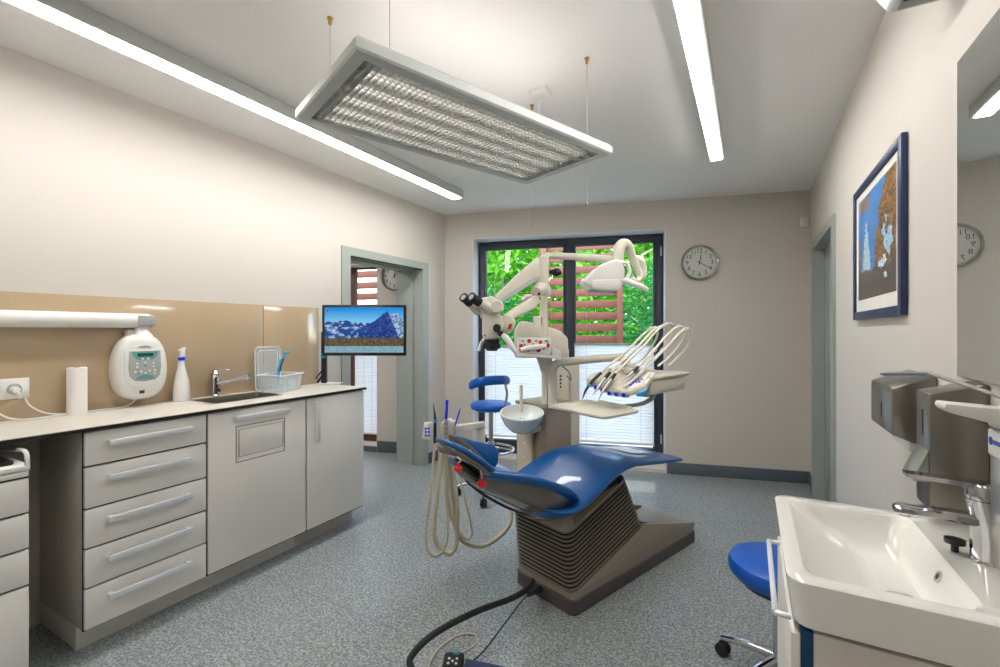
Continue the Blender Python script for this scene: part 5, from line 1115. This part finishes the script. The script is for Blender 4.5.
bm = B(); tube(bm, [pe + V((.0, .0, .012)), at(528, 588.5, 2.11), at(510, 599, 2.03), at(480, 610, 1.90), at(447, 626, 1.77), at(425, 641, 1.70), at(411, 657, 1.665), at(411, 667, 1.64), at(421, 680, 1.60), at(440, 700, 1.54)], [.0125] * 10, 14, 6)
bmesh.ops.translate(bm, verts=[v for v in bm.verts], vec=(0, 0, 0)); 
for v in bm.verts: v.co.z = max(v.co.z, .0015)
obj('hose', bm, 'rubber', t)
bm = B(); tube(bm, [cw(-.003, .02, .048), at(529, 594, 2.07)], [.015, .012], 12, 0); obj('hose_socket', bm, 'dark', t)
t = thing('thin_floor_cable', 'thin grey cable running straight across the floor from chair base to foot control', 'cable', (-.95, 1.75, .01))
bm = B(); tube(bm, [at(529, 594, 2.07), at(522, 601, 2.08) , V((-.955, 1.86, .006)), V((-.945, 1.60, .005)), fo + fx * .09 + fy * .085 + V((0, 0, .012))], .0028, 7, 6); 
for v in bm.verts: v.co.z = max(v.co.z, .0012)
obj('cable', bm, 'rubber', t)

# ================================================================== STOOLS
def star_base(t, c, R, ang0, hub, castr=.025, n=5, m='chrome'):
    for k in range(n):
        a = math.radians(ang0 + 72 * k); d = V((math.cos(a), math.sin(a), 0))
        bm = B(); tube(bm, [c + V((0, 0, hub)), c + d * R * .5 + V((0, 0, hub - .012)), c + d * R + V((0, 0, castr * 2 + .016))], [.020, .016, .011], 12, 3); lg = obj('leg', bm, m, t)
        w = V((-d.y, d.x, 0)); wc = c + d * (R - .004) + V((0, 0, castr + .0008))
        bm = B()
        for sg in (-1, 1): lathe(bm, [(0, -.008), (castr * .9, -.008), (castr, -.004), (castr, .004), (castr * .9, .008), (0, .008)], wc + w * .013 * sg, w, 20)
        tube(bm, [wc + V((0, 0, castr * .4)), wc + V((0, 0, castr + .018))], .006, 8); obj('caster', bm, 'rubber', lg)
t = thing('front_stool', 'blue round stool with chrome star base partly behind the washbasin', 'stool', (.100, 1.955, 0))
sc = V((.100, 1.955, 0)); 
bm = B(); lathe(bm, [(0, .385), (.12, .385), (.158, .392), (.172, .410), (.174, .435), (.167, .452), (.14, .460), (0, .462)], sc, seg=48); obj('seat', bm, 'stoolblue', t)
bm = B(); lathe(bm, [(0, .365), (.13, .365), (.14, .386), (0, .386)], sc, seg=32); obj('seat_pan', bm, 'dark', t)
bm = B(); lathe(bm, [(0, .06), (.026, .06), (.026, .26), (.018, .26), (.018, .366), (0, .366)], sc, seg=20); obj('gas_column', bm, 'chrome', t)
star_base(t, sc, .215, 158, .105)
rc = at(491, 407, 3.62); rc.z = 0
t = thing('rear_stool', 'blue stool with curved back band, standing by the glazed door behind the chair', 'stool', rc)
zt_ = .735
bm = B(); lathe(bm, [(0, zt_ - .062), (.13, zt_ - .062), (.158, zt_ - .050), (.165, zt_ - .030), (.160, zt_ - .012), (.14, zt_ - .002), (0, zt_)], rc, seg=40); obj('seat', bm, 'stoolblue', t)
bm = B(); lathe(bm, [(0, .08), (.028, .08), (.028, .42), (.019, .42), (.019, zt_ - .06), (0, zt_ - .06)], rc, seg=18); obj('gas_column', bm, 'steel', t)
bm = B(); tube(bm, [rc + V((.18 * math.cos(a), .18 * math.sin(a), .36)) for a in [2 * math.pi * k / 32 for k in range(33)]], .010, 8)
for k in range(3):
    a = 2 * math.pi * k / 3 + .3; tube(bm, [rc + V((.02 * math.cos(a), .02 * math.sin(a), .38)), rc + V((.18 * math.cos(a), .18 * math.sin(a), .36))], .008, 8)
obj('foot_ring', bm, 'chrome', t)
star_base(t, rc, .27, -72, .12, .03)
bm = B(); p = [at(470.5, 385.5, 3.42), at(478, 382.3, 3.36), at(490, 380.5, 3.36), at(502, 380, 3.44), at(508, 380.5, 3.55)]
P = smooth_pts(p, 6); lo = []
for i, q in enumerate(P):
    d = (P[min(i + 1, len(P) - 1)] - P[max(i - 1, 0)]); d.z = 0; d.normalize(); nn = V((-d.y, d.x, 0))
    hh = .034 if 0 < i < len(P) - 1 else .026
    lo.append([q + nn * a * .016 + V((0, 0, b_ * hh)) for a, b_ in ((-1, -.6), (-.5, -1), (.5, -1), (1, -.6), (1, .6), (.5, 1), (-.5, 1), (-1, .6))])
loft(bm, lo); obj('backrest', bm, 'stoolblue', t)
bm = B(); tube(bm, [at(506, 376, 3.5), at(505.5, 385, 3.5), at(507, 395, 3.5), at(503, 408, 3.52), at(495, 412, 3.58)], .010, 10, 4); obj('backrest_support', bm, 'chrome', t)

# ================================================================== OUTSIDE
bm = B(); prism(bm, [bw(-9, .36, -.1), bw(9, .36, -.1), bw(14, 22, -.1), bw(-14, 22, -.1)], (0, 0, -.1)); struct('ground', bm, 'grass')
bm = B(); prism(bm, [bw(-5, .30, -.06), bw(4, .30, -.06), bw(4, 1.7, -.06), bw(-5, 1.7, -.06)], (0, 0, -.06)); struct('bounce_terrace', bm, 'patio')  # pale paving added to bounce more daylight onto the blinds
def fence(u0, u1, d, z0, z1, label, posts):
    t = thing('slat_fence', label, 'fence', bw((u0 + u1) / 2, d, z0))
    z = z0
    while z < z1:
        bm = B(); wbox(bm, u0, u1, d, d + .025, z, z + .098, .003); obj('slat', bm, 'slat', t); z += .156
    for u in posts:
        bm = B(); wbox(bm, u - .038, u + .038, d - .045, d - .001, z0 - .1, z1 + .08, .004); obj('post', bm, 'slat', t)
fence(.68, 1.79, 1.8, .05, 2.72, 'brown wooden slat fence outside the glazed doors', (.745, 1.755))
fence(-4.6, -.95, 1.3, .02, 2.6, 'brown wooden slat fence outside the next room window', (-3.4, -2.2))
def foliage(name, label, centre, size, n, m, sz, trunk=None):
    """a crown of individually placed leaves round a branching stem"""
    t = thing(name, label, 'tree' if 'tree' in name else 'bush', (centre.x, centre.y, -.1))
    bm = B(); rnd = random.Random(hash(name + label) % 1000 if False else int(centre.x * 100) + n)
    for i in range(n):
        while True:
            p = V((rnd.uniform(-1, 1), rnd.uniform(-1, 1), rnd.uniform(-1, 1)))
            if .25 < p.length < 1: break
        clump = math.sin(p.x * 9) * math.sin(p.y * 8 + 1) * math.sin(p.z * 9 + 2)
        if clump < -.42: continue
        c = centre + V((p.x * size[0], p.y * size[1], p.z * size[2]))
        a = V((rnd.uniform(-1, 1), rnd.uniform(-1, 1), rnd.uniform(-.6, .6))).normalized(); b_ = a.cross(V((rnd.uniform(-1, 1), rnd.uniform(-1, 1), 1))).normalized()
        s_ = sz * rnd.uniform(.6, 1.3); fold = a.cross(b_) * s_ * .18
        v = [bm.verts.new(c - a * s_), bm.verts.new(c + b_ * s_ * .45 + fold), bm.verts.new(c + a * s_), bm.verts.new(c - b_ * s_ * .45 + fold)]
        bm.faces.new((v[0], v[1], v[2])); bm.faces.new((v[0], v[2], v[3]))
    me = bpy.data.meshes.new('leaves'); bm.to_mesh(me); bm.free(); me.materials.append(M[m])
    me.transform(Matrix.Translation((-centre.x, -centre.y, .1)))
    o = bpy.data.objects.new('leaves', me); COL.objects.link(o); o.parent = t; o['kind'] = 'stuff'
    bm = B(); base = V((centre.x, centre.y, -.1))
    tube(bm, [base, base + V((.05, .02, (centre.z + .1) * .6)), centre + V((.02, 0, size[2] * .4))], [.07, .05, .02], 8, 3)
    for k in range(7):
        a = k * 2.4; s0_ = V((centre.x, centre.y, centre.z * (.45 + .06 * k))); tube(bm, [s0_, s0_ + V((math.cos(a) * size[0] * .7, math.sin(a) * size[1] * .7, size[2] * .5))], [.022, .007], 6)
    obj('trunk', bm, 'bark', t)
foliage('broadleaf_tree', 'bright green tree outside the left glazed door', bw(-.55, 4.4, 2.3), (1.9, 1.1, 2.2), 9000, 'leafA', .10)
foliage('broadleaf_tree', 'bright green tree behind the slat fence, between the two door sashes', bw(2.3, 7.4, 2.6), (2.0, .95, 2.4), 8000, 'leafA', .11)
foliage('leafy_bush', 'deep green bush right of the slat fence outside the right glazed door', bw(2.75, 2.9, 1.2), (1.2, .9, 1.4), 5200, 'leafB', .06)
foliage('broadleaf_tree', 'green tree behind the bush at the right of the garden', bw(5.4, 5.6, 3.0), (1.7, 1.1, 2.1), 7000, 'leafA', .10)
foliage('leafy_bush', 'green hedge bush behind the fence at the back of the garden', bw(.4, 10.6, 2.4), (6.5, .8, 2.8), 14000, 'leafB', .16)
foliage('leafy_bush', 'low green bush at the foot of the left garden tree', bw(-.2, 2.6, .9), (.8, .6, 1.1), 3000, 'leafB', .05)

# ================================================================== LIGHT
w = bpy.data.worlds.new('World'); bpy.context.scene.world = w; w.use_nodes = True; nt = w.node_tree
bg = nt.nodes['Background']; sk = nt.nodes.new('ShaderNodeTexSky'); sk.sky_type = 'NISHITA'; sk.sun_disc = False; sk.sun_elevation = math.radians(48); sk.sun_rotation = math.radians(200); sk.air_density = 1.2; sk.dust_density = 2
nt.links.new(sk.outputs[0], bg.inputs['Color']); bg.inputs['Strength'].default_value = 1.05
sun = bpy.data.lights.new('sun', 'SUN'); sun.energy = 1.7; sun.angle = math.radians(1); sun.color = (1, .95, .86)
so = bpy.data.objects.new('sun', sun); COL.objects.link(so); so.rotation_euler = (math.radians(-21), 0, math.radians(12))

cam = bpy.data.cameras.new('camera'); cam.sensor_width = 36; cam.lens = 36 * F / 1000; cam.shift_y = -.0025; cam.clip_start = .05
co = bpy.data.objects.new('camera', cam); COL.objects.link(co); co.location = (0, 0, H); co.rotation_euler = (math.radians(90), 0, TH)
bpy.context.scene.camera = co
sc_ = bpy.context.scene
sc_.view_settings.view_transform = 'Standard'; sc_.view_settings.look = 'None'; sc_.view_settings.exposure = .62; sc_.view_settings.gamma = 1; sc_.view_settings.use_curve_mapping = False
sc_.cycles.max_bounces = 8; sc_.cycles.diffuse_bounces = 5; sc_.cycles.transparent_max_bounces = 12
sc_.cycles.use_denoising = True
sc_.cycles.caustics_reflective = False; sc_.cycles.caustics_refractive = False
sc_.cycles.sample_clamp_indirect = 6
